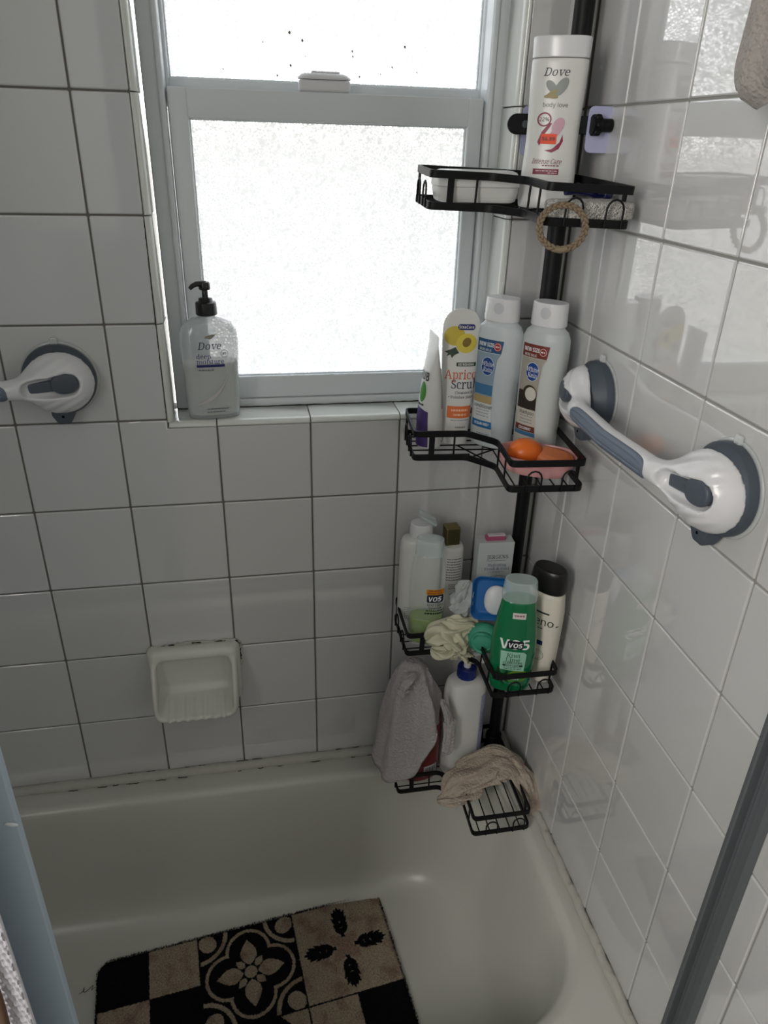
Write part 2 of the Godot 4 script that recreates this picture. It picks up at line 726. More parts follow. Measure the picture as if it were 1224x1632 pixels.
func build_room() -> void:
	var back := struct("wall_back", "white tiled wall with dark joints around and below the frosted window", "wall")
	var mb := MB.new()
	var zf := -0.0022
	var th := 0.125
	for b in [[LEFT_X - 0.1, OPEN_L, FLOOR_Y, CEIL_Y], [OPEN_R, 0.1, FLOOR_Y, CEIL_Y], [OPEN_L, OPEN_R, FLOOR_Y, OPEN_B], [OPEN_L, OPEN_R, OPEN_T, CEIL_Y]]:
		mb.box(Vector3((b[0] + b[1]) / 2, (b[2] + b[3]) / 2, zf - th / 2), Vector3(b[1] - b[0], b[3] - b[2], th))
	part("grout", mb.done(), mats["grout_dark"], back)
	var xs := [LEFT_X]
	var x := COL0 - 4 * PITCH
	while x < -0.02:
		xs.append(x)
		x += PITCH
	xs.append(0.0)
	for i in xs.size() - 1:
		for k in range(-7, 6):
			var y1 := ROW0 - k * PITCH
			var y0 := maxf(y1 - PITCH, RIM_Y + 0.006)
			var x0: float = xs[i]
			var x1: float = xs[i + 1]
			var beside := x1 > OPEN_L and x0 < OPEN_R
			if beside and k == 0:           # the row cut by the sill
				if x0 < OPEN_L:             # notched round the corner of the sill
					notched(back, PackedVector2Array([Vector2(x0, y0), Vector2(x1, y0), Vector2(x1, OPEN_B), Vector2(OPEN_L, OPEN_B), Vector2(OPEN_L, y1), Vector2(x0, y1)]))
				else:
					lay(back, x0, x1, y0, OPEN_B if x0 < OPEN_R - 0.02 else y1, Basis(), Vector3.ZERO)
				continue
			if beside and k < 0 and y0 < OPEN_T:
				if x0 < OPEN_L:
					lay(back, x0, OPEN_L, y0, y1, Basis(), Vector3.ZERO)
				if x1 > OPEN_R:
					lay(back, OPEN_R, x1, y0, y1, Basis(), Vector3.ZERO)
				continue
			lay(back, x0, x1, y0, y1, Basis(), Vector3.ZERO)

	var right := struct("wall_right", "white glazed tile wall mirroring the bright window, behind the caddy", "wall")
	mb = MB.new()
	mb.box(Vector3(0.0022 + 0.05, (FLOOR_Y + CEIL_Y) / 2, ROOM_Z / 2), Vector3(0.1, CEIL_Y - FLOOR_Y, ROOM_Z + 0.1))
	part("grout", mb.done(), mats["grout_light"], right)
	var turn := Basis(Vector3.UP, -PI / 2)       # local x becomes world z, local z becomes world -x
	var zs := [0.0015]
	var z := RCOL0
	while z < 1.3:
		zs.append(z)
		z += PITCH
	for i in zs.size() - 1:
		for k in range(-7, 8):
			var y1 := ROW0 + 0.0013 - k * PITCH
			var y0 := y1 - PITCH
			if zs[i] < 0.6:
				y0 = maxf(y0, RIM_Y + 0.006)
			lay(right, zs[i], zs[i + 1], y0, y1, turn, Vector3.ZERO)

	var spec := [
		["wall_left", Vector3(LEFT_X - 0.05, (FLOOR_Y + CEIL_Y) / 2, ROOM_Z / 2), Vector3(0.1, CEIL_Y - FLOOR_Y, ROOM_Z + 0.1), "plaster", "plain pale wall at the far left end of the bathtub"],
		["wall_front", Vector3(LEFT_X / 2, (FLOOR_Y + CEIL_Y) / 2, ROOM_Z + 0.05), Vector3(-LEFT_X + 0.3, CEIL_Y - FLOOR_Y, 0.1), "plaster", "plain pale wall facing the window across the bathroom"],
		["ceiling", Vector3(LEFT_X / 2, CEIL_Y + 0.05, ROOM_Z / 2), Vector3(-LEFT_X + 0.3, 0.1, ROOM_Z + 0.35), "plaster", "plain white bathroom ceiling over the tub"],
		["floor", Vector3(LEFT_X / 2, FLOOR_Y - 0.05, ROOM_Z / 2), Vector3(-LEFT_X + 0.3, 0.1, ROOM_Z + 0.35), "floor_tile", "grey bathroom floor in front of the tub"],
	]
	for s in spec:
		var o := MeshInstance3D.new()
		o.name = s[0]
		mb = MB.new()
		mb.box(Vector3.ZERO, s[2])
		o.mesh = mb.done()
		o.material_override = mats[s[3]]
		add_child(o, true)
		o.position = s[1]
		tag(o, s[4], s[0].get_slice("_", 0), "", "structure")

	# unseen lamp panel on the left wall, placed to light the tiles and tub
	var lamp := thing("unseen_lamp_panel", "large glowing lamp panel out of view on the left wall, placed to light the tiles", "lamp", Vector3(LEFT_X, 0.60, 1.65))
	mb = MB.new()
	mb.box(Vector3(0.014, 0, 0), Vector3(0.028, 0.96, 0.66), 0.004)
	part("housing", mb.done(), mats["white_plastic"], lamp)
	mb = MB.new()
	mb.box(Vector3(0.0295, 0, 0), Vector3(0.004, 0.90, 0.60), 0.001)
	part("unseen_lamp_diffuser", mb.done(), mats["unseen_lamp_glow"], lamp, "glowing face of the unseen lamp panel")
	# bullnose trim tiles round the window opening
	var names := ["glazed bullnose tiles lining the left side of the window opening", "glazed bullnose tiles lining the right side of the window opening", "glazed bullnose sill tiles under the window"]
	for s in 3:
		var tr := struct("trim_%d" % (s + 1), names[s], "trim")
		var prof := PackedVector2Array()     # x: out of the wall, y: into the opening
		prof.append(Vector2(-0.066, 0.0))
		prof.append(Vector2(-0.066, 0.0095))
		prof.append(Vector2(-0.0075, 0.0095))
		for i in range(1, 7):
			var a := PI / 2 * i / 6
			prof.append(Vector2(-0.0075 + 0.010 * sin(a), 0.0 + 0.0095 * cos(a)))
		prof.append(Vector2(-0.002, 0.0))
		var cuts := []
		if s < 2:
			var y := -0.0045
			cuts.append(y)
			for k in range(0, 7):
				y = PITCH * k
				if y > 0.05:
					cuts.append(y)
			cuts.append(OPEN_T)
		else:
			cuts = [OPEN_L + 0.0005, -0.5705, -0.4172, -0.2639, OPEN_R - 0.0005]
		for i in cuts.size() - 1:
			mb = MB.new()
			var rows := []
			for e in [[0.0009, 0.9], [0.0016, 1.0], [-0.0016, 1.0], [-0.0009, 0.9]]:
				var at: float = (cuts[i] if e[0] > 0 else cuts[i + 1]) + e[0]
				var row := PackedVector3Array()
				for q in prof:
					var out: float = q.x - (0.0006 if e[1] < 1.0 and q.x > -0.06 else 0.0)
					var inn: float = q.y - (0.0006 if e[1] < 1.0 else 0.0)
					if s == 0:
						row.append(Vector3(OPEN_L + inn, at, out))
					elif s == 1:
						row.append(Vector3(OPEN_R - inn, at, out))
					else:
						row.append(Vector3(at, OPEN_B + inn, out))
				rows.append(row)
			mb.grid(rows)
			mb.cap(rows[0], false)
			mb.cap(rows[3], true)
			part("tile", mb.done(), mats["trim_glaze"], tr)
	# dirty joints along the sill and beside the left trim
	var dirt := get_node("trim_3")
	var path := PackedVector3Array()
	for i in 60:
		path.append(Vector3(-0.636 + 0.525 * i / 59.0, -0.0038 + rng.randf_range(-0.0004, 0.0006), -0.0625 + rng.randf_range(-0.0006, 0.0006)))
	mb = MB.new()
	mb.tube(path, 0.0014, 5)
	part("mold_streak", mb.done(), mats["mold"], dirt)
	path = PackedVector3Array()
	for i in 60:
		path.append(Vector3(OPEN_L - 0.0006 + rng.randf_range(-0.0005, 0.0004), 0.002 + 0.3 * i / 59.0, -0.0005))
	mb = MB.new()
	var sc := PackedFloat32Array()
	for i in 60:
		sc.append(rng.randf_range(0.5, 1.15))
	mb.tube(path, 0.0013, 5, false, sc)
	part("mold_streak", mb.done(), mats["mold"], dirt)


# =====================================================================  the window

func frame_ring(mb: MB, x0: float, x1: float, y0: float, y1: float, l: float, r: float, b: float, t: float, z0: float, z1: float, bev := 0.0025) -> void:
	# a rectangular frame of four bevelled bars between z0 (back) and z1 (front)
	var zc := (z0 + z1) / 2
	var d := z1 - z0
	mb.box(Vector3(x0 + l / 2, (y0 + y1) / 2, zc), Vector3(l, y1 - y0, d), bev)
	mb.box(Vector3(x1 - r / 2, (y0 + y1) / 2, zc), Vector3(r, y1 - y0, d), bev)
	mb.box(Vector3((x0 + l + x1 - r) / 2, y0 + b / 2, zc), Vector3(x1 - x0 - l - r + 0.004, b, d), bev)
	mb.box(Vector3((x0 + l + x1 - r) / 2, y1 - t / 2, zc), Vector3(x1 - x0 - l - r + 0.004, t, d), bev)


func frosted() -> StandardMaterial3D:
	if mats.has("frosted"):
		return mats["frosted"]
	var f := FastNoiseLite.new()
	f.noise_type = FastNoiseLite.TYPE_CELLULAR
	f.cellular_return_type = FastNoiseLite.RETURN_DISTANCE2_SUB
	f.frequency = 0.21
	f.seed = 3
	f.fractal_type = FastNoiseLite.FRACTAL_NONE
	var f2 := FastNoiseLite.new()
	f2.frequency = 0.02
	f2.seed = 5
	var im := Image.create_empty(512, 512, false, Image.FORMAT_RGBA8)
	for y in 512:
		for x in 512:
			var k := f.get_noise_2d(x, y) + 1.0          # 0 at the cell borders, growing inwards
			var c := f2.get_noise_2d(x, y)
			var a := clampf(1.0 - 0.72 * smoothstep(0.12, 0.85, k + 0.12 * c), 0.2, 1.0)
			im.set_pixel(x, y, Color(0.95, 0.955, 0.95, a))
	var m := mk("frosted", Color.WHITE, 0.3, 0.5)
	m.albedo_texture = ImageTexture.create_from_image(im)
	m.transparency = BaseMaterial3D.TRANSPARENCY_ALPHA
	m.backlight_enabled = true
	m.backlight = Color(0.62, 0.62, 0.62)
	m.uv1_scale = Vector3(1, 1, 1)
	return m


func build_window() -> void:
	var w := struct("window_1", "white painted double hung window with two frosted panes in the back wall", "window")
	var mb := MB.new()
	frame_ring(mb, -0.637, -0.1045, -0.0045, 0.93, 0.0295, 0.0295, 0.0135, 0.03, -0.13, -0.063, 0.002)
	# a thin stop standing proud at both sides
	mb.box(Vector3(-0.612, 0.463, -0.061), Vector3(0.008, 0.9, 0.006), 0.002)
	mb.box(Vector3(-0.129, 0.463, -0.061), Vector3(0.008, 0.9, 0.006), 0.002)
	part("window_frame", mb.done(), mats["frame_paint"], w)
	for s in 2:
		var x0 := -0.606 if s == 0 else -0.61
		var x1 := -0.1355 if s == 0 else -0.131
		var y0 := 0.0095 if s == 0 else 0.447
		var y1 := 0.4715 if s == 0 else 0.905
		var z1 := -0.068 if s == 0 else -0.098
		mb = MB.new()
		var l := 0.0285 if s == 0 else 0.008
		var r := 0.0245 if s == 0 else 0.006
		var b := 0.038 if s == 0 else 0.037
		var t := 0.0395 if s == 0 else 0.03
		frame_ring(mb, x0, x1, y0, y1, l, r, b, t, z1 - 0.026, z1)
		var sash := part("sash", mb.done(), mats["frame_paint"], w, "lower sash in front" if s == 0 else "upper sash set further back")
		mb = MB.new()
		mb.has_uv = true
		var pz := z1 - 0.014
		var gx0 := x0 + l - 0.004
		var gx1 := x1 - r + 0.004
		var gy0 := y0 + b - 0.004
		var gy1 := y1 - t + 0.004
		var q := [mb.p(Vector3(gx0, gy0, pz), Vector2(0, 0)), mb.p(Vector3(gx1, gy0, pz), Vector2((gx1 - gx0) * 2.0, 0)), mb.p(Vector3(gx1, gy1, pz), Vector2((gx1 - gx0) * 2.0, (gy1 - gy0) * 2.0)), mb.p(Vector3(gx0, gy1, pz), Vector2(0, (gy1 - gy0) * 2.0))]
		mb.quad(q[0], q[1], q[2], q[3])
		part("pane", mb.done(), frosted(), sash, "frosted pebbled glass")
		mb = MB.new()      # glazing bead
		frame_ring(mb, gx0 + 0.003, gx1 - 0.003, gy0 + 0.003, gy1 - 0.003, 0.003, 0.003, 0.003, 0.003, pz + 0.0005, pz + 0.006, 0.001)
		part("glazing_bead", mb.done(), mats["frame_paint"], sash)
	# specks of dirt on the upper pane
	mb = MB.new()
	for k in 16:
		var c := Vector3(rng.randf_range(-0.53, -0.22), 0.492 + 0.07 * pow(rng.randf(), 1.6), -0.1115)
		var r0 := rng.randf_range(0.0008, 0.0022)
		var ring := PackedVector3Array()
		for j in 7:
			ring.append(c + Vector3(cos(TAU * j / 7), sin(TAU * j / 7) * 1.3, 0) * r0 * rng.randf_range(0.7, 1.2))
		mb.cap(ring, true)
	part("dirt_specks", mb.done(), flat(Color(0.42, 0.38, 0.33), 0.9), w.get_node("sash2") if w.has_node("sash2") else w).set_meta("kind", "stuff")
	# sash lock on the meeting rail
	mb = MB.new()
	mb.rbox(Vector3(-0.380, 0.4795, -0.080), Vector3(0.076, 0.016, 0.024), 0.004)
	var lock := part("sash_lock", mb.done(), mats["white_plastic"], w)
	mb = MB.new()
	var rows := []
	for q in [[0.4878, 0.039, 0.0125], [0.490, 0.039, 0.0125], [0.4945, 0.033, 0.009], [0.4955, 0.028, 0.006]]:
		rows.append(MB.oval(q[0], q[1], q[2], 4.0, 32, -0.380, -0.080))
	mb.loft(rows)
	part("lock_lid", mb.done(), mats["white_plastic"], lock)
	mb = MB.new()
	mb.rbox(Vector3(-0.378, 0.4965, -0.080), Vector3(0.042, 0.004, 0.009), 0.0015)
	part("latch", mb.done(), mats["white_plastic"], lock)


# =====================================================================  bathtub

func build_tub() -> void:
	var t := thing("bathtub", "old white enamel bathtub with a rounded end under the window", "bathtub")
	var mb := MB.new()
	var rows := []
	# outer apron, rim, basin wall, floor; centre of the rim outline and half sizes
	var spec := [   # y, x0, x1, z0, z1, radius
		[FLOOR_Y + 0.005, -1.53, -0.004, 0.006, 0.70, 0.01],
		[RIM_Y - 0.04, -1.53, -0.004, 0.006, 0.70, 0.01],
		[RIM_Y - 0.034, -1.53, -0.003, 0.004, 0.715, 0.012],
		[RIM_Y - 0.010, -1.53, -0.003, 0.003, 0.72, 0.012],
		[RIM_Y - 0.003, -1.53, -0.004, 0.004, 0.717, 0.012],
		[RIM_Y, -1.525, -0.008, 0.008, 0.71, 0.012],
		[RIM_Y, -1.46, -0.030, 0.047, 0.61, 0.16],
		[RIM_Y - 0.0015, -1.455, -0.035, 0.054, 0.605, 0.16],
		[RIM_Y - 0.006, -1.448, -0.043, 0.061, 0.598, 0.158],
		[RIM_Y - 0.014, -1.442, -0.050, 0.066, 0.593, 0.156],
		[RIM_Y - 0.05, -1.43, -0.062, 0.072, 0.587, 0.152],
		[RIM_Y - 0.15, -1.40, -0.085, 0.082, 0.577, 0.15],
		[RIM_Y - 0.23, -1.37, -0.11, 0.092, 0.567, 0.15],
		[RIM_Y - 0.265, -1.35, -0.13, 0.103, 0.556, 0.15],
		[RIM_Y - 0.285, -1.33, -0.155, 0.119, 0.54, 0.145],
		[RIM_Y - 0.297, -1.29, -0.19, 0.145, 0.515, 0.135],
		[RIM_Y - 0.3025, -1.22, -0.25, 0.19, 0.47, 0.10],
		[RIM_Y - 0.304, -1.1, -0.4, 0.27, 0.40, 0.05],
	]
	for s in spec:
		rows.append(MB.rrect(Vector3((s[1] + s[2]) / 2, s[0], (s[3] + s[4]) / 2), (s[2] - s[1]) / 2, (s[4] - s[3]) / 2, s[5], 14))
	mb.grid(rows)
	mb.cap(rows[rows.size() - 1], true)
	part("basin", mb.done(), mats["enamel"], t)
	# caulk along the tiles
	var c := struct("trim_4", "yellowed uneven bead of caulk where the tub meets the tiles", "caulk")
	for side in 2:
		var path := PackedVector3Array()
		var sc := PackedFloat32Array()
		var n := 180
		for i in n:
			var u := float(i) / (n - 1)
			var wob := 0.0008 * sin(i * 0.31 + side) + 0.0003 * sin(i * 0.9)
			if side == 0:
				path.append(Vector3(lerpf(-1.53, -0.004, u), RIM_Y + 0.003 + wob, 0.006 + wob))
			else:
				path.append(Vector3(-0.006 + wob, RIM_Y + 0.003 + wob, lerpf(0.004, 0.70, u)))
			sc.append((1.0 + 0.05 * sin(i * 0.37) + 0.02 * sin(i * 0.83 + 1.0)) * (1.0 if side == 0 else 0.75))
		mb = MB.new()
		mb.tube(path, 0.0115, 8, false, sc)
		part("caulk_bead", mb.done(), mats["caulk"], c)
	# cracks of mold in the caulk
	mb = MB.new()
	for k in 26:
		var x := rng.randf_range(-1.0, -0.2)
		var path := PackedVector3Array()
		var l := rng.randf_range(0.004, 0.025)
		var low := rng.randf() < 0.6
		for i in 5:
			path.append(Vector3(x + l * i / 4.0, RIM_Y + (0.001 if low else 0.0135) + rng.randf_range(-0.001, 0.001), (0.018 if low else 0.0035) + rng.randf_range(-0.0006, 0.0006)))
		mb.tube(path, 0.0009, 4)
	part("mold_crack", mb.done(), mats["mold"], c).set_meta("kind", "stuff")


# =====================================================================  shower door: jamb on the right wall and the parked panel on the left

func build_shower_door() -> void:
	var j := thing("door_jamb", "dull grey aluminium channel running up the right tiled wall", "door jamb")
	var mb := MB.new()
	var y0 := RIM_Y + 0.002
	var y1 := 0.95
	var prof := PackedVector2Array([Vector2(0.668, -0.0005), Vector2(0.674, -0.014), Vector2(0.6775, -0.0215), Vector2(0.6795, -0.0225), Vector2(0.682, -0.0222), Vector2(0.6835, -0.0205), Vector2(0.6845, -0.011), Vector2(0.6905, -0.01), Vector2(0.692, -0.0155), Vector2(0.6935, -0.0162), Vector2(0.6948, -0.0105), Vector2(0.703, -0.0095), Vector2(0.707, -0.007), Vector2(0.707, -0.0005)])
	var rows := []
	for y in [y0, y1]:
		var r := PackedVector3Array()
		for q in prof:
			r.append(Vector3(q.y, y, q.x))
		rows.append(r)
	for i in prof.size():        # flat faces
		var i2 := (i + 1) % prof.size()
		mb.fquad(rows[0][i], rows[1][i], rows[1][i2], rows[0][i2])
	part("channel", mb.done(), mats["aluminium_dull"], j)

	var d := thing("shower_door", "blue grey sliding shower door stile at the lower left", "shower door")
	mb = MB.new()
	mb.box(Vector3(-0.7515, 0.07, 0.686), Vector3(0.048, 1.66, 0.010), 0.0012)
	part("stile", mb.done(), mats["stile_paint"], d)
	mb = MB.new()
	mb.box(Vector3(-1.505, 0.07, 0.680), Vector3(0.04, 1.66, 0.022), 0.004)
	part("stile", mb.done(), mats["stile_paint"], d)
	mb = MB.new()
	mb.box(Vector3(-1.128, 0.88, 0.680), Vector3(0.715, 0.04, 0.02), 0.003)
	mb.box(Vector3(-1.128, -0.74, 0.680), Vector3(0.715, 0.04, 0.02), 0.003)
	part("rail", mb.done(), mats["stile_paint"], d)
	mb = MB.new()
	mb.box(Vector3(-1.128, 0.07, 0.680), Vector3(0.715, 1.59, 0.005), 0.001)
	part("pane", mb.done(), mats["door_glass"], d)
	mb = MB.new()
	mb.tube(PackedVector3Array([Vector3(-1.49, 0.20, 0.692), Vector3(-1.49, 0.20, 0.722), Vector3(-0.79, 0.20, 0.722), Vector3(-0.79, 0.20, 0.692)]), 0.006, 10)
	part("towel_bar", mb.done(), mats["aluminium"], d)
	# a chip of white paint on the stile's edge
	mb = MB.new()
	rows = []
	for q in [[0.0, 0.001, 0.001], [0.0012, 0.007, 0.0022], [0.0022, 0.0055, 0.0016], [0.0028, 0.001, 0.001]]:
		rows.append(MB.oval(q[0], q[1], q[2], 2.0, 14))
	mb.loft(rows)
	var chip := part("paint_chip", mb.done(), flat(Color(0.9, 0.92, 0.93), 0.6), d, "small white chip on the edge")
	chip.position = Vector3(-0.7310, -0.101, 0.6912)
	chip.rotation = Vector3(PI / 2, 0, 0.25)
	var tr := thing("door_track", "metal track of the shower door on the tub's front rim", "door track")
	mb = MB.new()
	mb.box(Vector3(-0.77, RIM_Y + 0.004, 0.68), Vector3(1.52, 0.008, 0.05), 0.002)
	mb.box(Vector3(-0.77, RIM_Y + 0.012, 0.658), Vector3(1.52, 0.012, 0.004), 0.001)
	mb.box(Vector3(-0.77, RIM_Y + 0.012, 0.702), Vector3(1.52, 0.012, 0.004), 0.001)
	part("track", mb.done(), mats["aluminium"], tr)


# =====================================================================  things on the walls

func bar_sdf(p: Vector3) -> float:
	var q := Vector3(absf(p.x), p.y, p.z)
	var c := Vector3(0.163, 0.0, 0.014)
	# dome over the cup, its rim tilted: high on the bar's side, near the wall on the far side
	var dome := d_ell(q, c, Vector3(0.0525, 0.050, 0.047))
	var neck := d_caps(q, Vector3(0.147, 0, 0.040), Vector3(0.108, 0, 0.058), 0.025, 0.0142)
	var d := smin(dome, neck, 0.016)
	d = smax(d, (0.0275 - q.z) + (0.163 - q.x) * 0.22, 0.003)
	var handle := d_caps(q, Vector3(0.0, 0, 0.066), Vector3(0.112, 0, 0.0585), 0.0135, 0.0140)
	d = smin(d, handle, 0.004)
	# slot for the lever
	var slot := d_caps(q, Vector3(0.134, 0.0, 0.064), Vector3(0.184, 0.003, 0.053), 0.0130, 0.0165)
	d = smax(d, -slot, 0.003)
	# swept ridges beside the slot
	if q.x > 0.125 and q.z > 0.032:
		var band := sin((q.y * 1.0 - (q.x - 0.163) * 0.55) * 420.0)
		d -= 0.0009 * band * smoothstep(0.125, 0.145, q.x) * smoothstep(0.032, 0.042, q.z) * smoothstep(0.014, 0.022, absf(q.y))
	return d


func grab_bar(label: String, at: Vector3, turn: float) -> void:
	var g := thing("grab_bar", label, "grab bar", at, turn, "suction grab bars on the tiles")
	if not mats.has("bar_mesh"):
		mats["bar_mesh"] = nets(bar_sdf, Vector3(-0.222, -0.056, 0.010), Vector3(0.222, 0.056, 0.086), 0.0028)
	part("handle", mats["bar_mesh"], mats["white_plastic"], g)
	# grip: a ribbed panel wrapped round the outward side of the bar
	var mb := MB.new()
	var rows := []
	var n := 40
	for i in n + 1:
		var u := float(i) / n
		var x := 0.105 * sin(lerpf(-PI / 2, PI / 2, u))
		var zc := 0.066 - 0.0075 * absf(x) / 0.112
		var r0 := lerpf(0.0135, 0.0140, absf(x) / 0.112) + 0.0021
		var w := 1.30 * pow(maxf(0.0, 1.0 - pow(absf(x) / 0.1051, 10.0)), 0.5)
		var row := PackedVector3Array()
		for j in 73:
			var s := lerpf(-1.0, 1.0, j / 72.0)
			var a := s * w + 0.25
			var rib := -0.0015 * pow(maxf(0.0, cos(s * PI * 4.0)), 3.0) * smoothstep(1.0, 0.85, absf(s)) * smoothstep(0.101, 0.092, absf(x))
			var edge := -0.0030 * pow(absf(s), 14.0) - 0.0030 * pow(absf(x) / 0.105, 40.0)
			row.append(Vector3(x, -sin(a) * (r0 + rib + edge), zc + cos(a) * (r0 + rib + edge)))
		rows.append(row)
	mb.grid(rows, false)
	part("grip", mb.done(), mats["grip_grey"], g, "ribbed grey grip")
	for s in [-1, 1]:
		mb = MB.new()
		rows = []
		for q in [[0.0, 0.056], [0.0012, 0.0568], [0.0025, 0.056], [0.003, 0.054]]:
			rows.append(MB.oval(q[0], q[1], q[1], 2.0, 48))
		mb.loft(rows)
		var fl := part("flange", mb.done(), mats["clear_soft"], g, "pale rubber rim")
		fl.position = Vector3(0.163 * s, 0, 0.0)
		fl.rotation.x = PI / 2
		mb = MB.new()
		rows = []
		for q in [[0.003, 0.0525], [0.006, 0.0535], [0.014, 0.053], [0.016, 0.0515], [0.028, 0.0445], [0.041, 0.032]]:
			rows.append(MB.oval(q[0], q[1], q[1], 2.0, 48))
		mb.loft(rows)
		var cup := part("suction_cup", mb.done(), mats["grey_rubber"], g)
		cup.position = Vector3(0.163 * s, 0, 0.0)
		cup.rotation.x = PI / 2
		# release tabs
		mb = MB.new()
		mb.rbox(Vector3(0.163 * s, 0.057, 0.005), Vector3(0.011, 0.012, 0.006), 0.0025)
		part("pull_tab", mb.done(), mats["clear_soft"], g)
		mb = MB.new()
		rows = []
		for q in [[-0.046, 0.0165, 0.011], [-0.052, 0.016, 0.0115], [-0.063, 0.0105, 0.010], [-0.066, 0.009, 0.009]]:
			rows.append(MB.rrect(Vector3(0.163 * s, q[0], 0.016), q[1], q[2], 0.002, 2))
		rows.reverse()
		mb.loft(rows)
		var tab := part("release_tab", mb.done(), mats["grey_rubber"], g)
		mb = MB.new()
		rows = []
		for q in [[0.0, 0.0021], [0.0006, 0.0021]]:
			rows.append(MB.oval(q[0], q[1], q[1], 2.0, 12))
		mb.loft(rows)
		var hole_shade := part("hole_shade", mb.done(), mats["hole_shade_and_hair"], tab)  # dark disc on the tab, painted for the shade inside its opening
		hole_shade.position = Vector3(0.163 * s, -0.0535, 0.0270)
		hole_shade.rotation.x = PI / 2
		# lever lying in the slot
		mb = MB.new()
		mb.rbox(Vector3(0, 0, 0), Vector3(0.050, 0.017, 0.010), 0.004)
		var lev := part("lever", mb.done(), mats["grey_lever"], g)
		lev.position = Vector3(0.152 * s, 0.001, 0.0470)
		lev.rotation = Vector3(0, 0.12 * s, 0.08 * s)
		mb = MB.new()
		rows = []
		for q in [[-0.007, 0.0165, 0.0130], [0.0, 0.0185, 0.0148], [0.004, 0.0185, 0.0148], [0.006, 0.017, 0.0135], [0.0058, 0.0135, 0.0105], [0.0066, 0.0132, 0.0102], [0.0068, 0.008, 0.006]]:
			rows.append(MB.oval(q[0], q[1], q[2], 2.3, 36))
		mb.loft(rows)
		var knob := part("lever_pad", mb.done(), mats["grey_lever"], lev)
		knob.position = Vector3(0.026 * s, 0.002, 0.0035)
		knob.rotation.x = PI / 2


func dish_sdf(p: Vector3) -> float:
	# x across (centre 0), y up (0 = top of the plate), z out of the wall
	var d := d_rbox(p, Vector3(0, -0.066, 0.006), Vector3(0.0855, 0.066, 0.014), 0.012)
	# the tray grows out of the plate towards the bottom
	var lip := 0.082
	var body := d_rbox(p, Vector3(0, -0.066, 0.040), Vector3(0.0825, 0.066, 0.043), 0.028)
	var slope := (p.y + 0.020) * 0.514 + (p.z - 0.025) * 0.857       # cut by a plane leaning outwards
	var side := absf(p.x) - 0.082 + maxf(0.0, (p.z - 0.02)) * 0.06
	body = smax(smax(body, slope - 0.006, 0.008), side, 0.01)
	d = smin(d, body, 0.012)
	# top brow
	d = smin(d, d_caps(p, Vector3(-0.066, -0.012, 0.016), Vector3(0.066, -0.012, 0.016), 0.011, 0.011), 0.008)
	# scoop
	var sc := d_rbox(Vector3(p.x, p.y + (p.z - 0.08) * 0.36, p.z), Vector3(0, -0.077, 0.066), Vector3(0.068, 0.040, 0.052), 0.014)
	d = smax(d, -sc, 0.007)
	# ridges of the tray and notches in its lip
	if p.y < -0.075 and p.y > -0.122 and p.z > 0.018 and absf(p.x) < 0.052:
		d -= 0.0030 * (0.5 + 0.5 * cos(p.x * TAU / 0.0165)) * smoothstep(0.022, 0.045, p.z) * smoothstep(-0.080, -0.095, p.y)
	return d


func build_wall_things() -> void:
	grab_bar("white suction grab bar with grey lever, on the back wall left of the window", Vector3(-0.9605, 0.0745, 0.0008), 0.0)
	grab_bar("white suction grab bar with ribbed grey grip, on the right wall beside the caddy", Vector3(-0.0008, 0.078, 0.350), -PI / 2)
	var s := thing("soap_dish", "white ceramic wall soap dish with a moldy edge, low on the back wall", "soap dish", Vector3(-0.6475, -0.443, 0.0))
	part("dish", nets(dish_sdf, Vector3(-0.094, -0.140, -0.010), Vector3(0.094, 0.008, 0.092), 0.0026), mats["ceramic"], s)
	var mb := MB.new()
	var path := PackedVector3Array()
	var sc := PackedFloat32Array()
	for q in [[-0.084, -0.014], [-0.078, -0.003], [0.0, 0.0015], [0.078, -0.001], [0.0855, -0.009], [0.087, -0.06]]:
		path.append(Vector3(q[0], q[1], 0.0))
	var fine := PackedVector3Array()
	for i in path.size() - 1:
		for k in 14:
			fine.append(path[i].lerp(path[i + 1], k / 14.0) + Vector3(rng.randf_range(-0.001, 0.001), rng.randf_range(-0.001, 0.001), 0.002))
			sc.append(rng.randf_range(0.4, 1.3))
	mb.tube(fine, 0.0036, 6, false, sc)
	part("grout_bead", mb.done(), mats["caulk"], s)
	mb = MB.new()
	for k in 34:
		var i := rng.randi_range(0, fine.size() - 4)
		var pp := PackedVector3Array()
		for m in 3:
			pp.append(fine[i + m] + Vector3(rng.randf_range(-0.001, 0.001), rng.randf_range(0.0, 0.003), 0.003))
		mb.tube(pp, rng.randf_range(0.0006, 0.0016), 5)
	part("mold_spots", mb.done(), mats["mold"], s).set_meta("kind", "stuff")


# =====================================================================  corner caddy

var baskets: Array[Node3D] = []
const BL := 0.234
const BW := 0.111
const BA := 0.150
const BH := 0.050


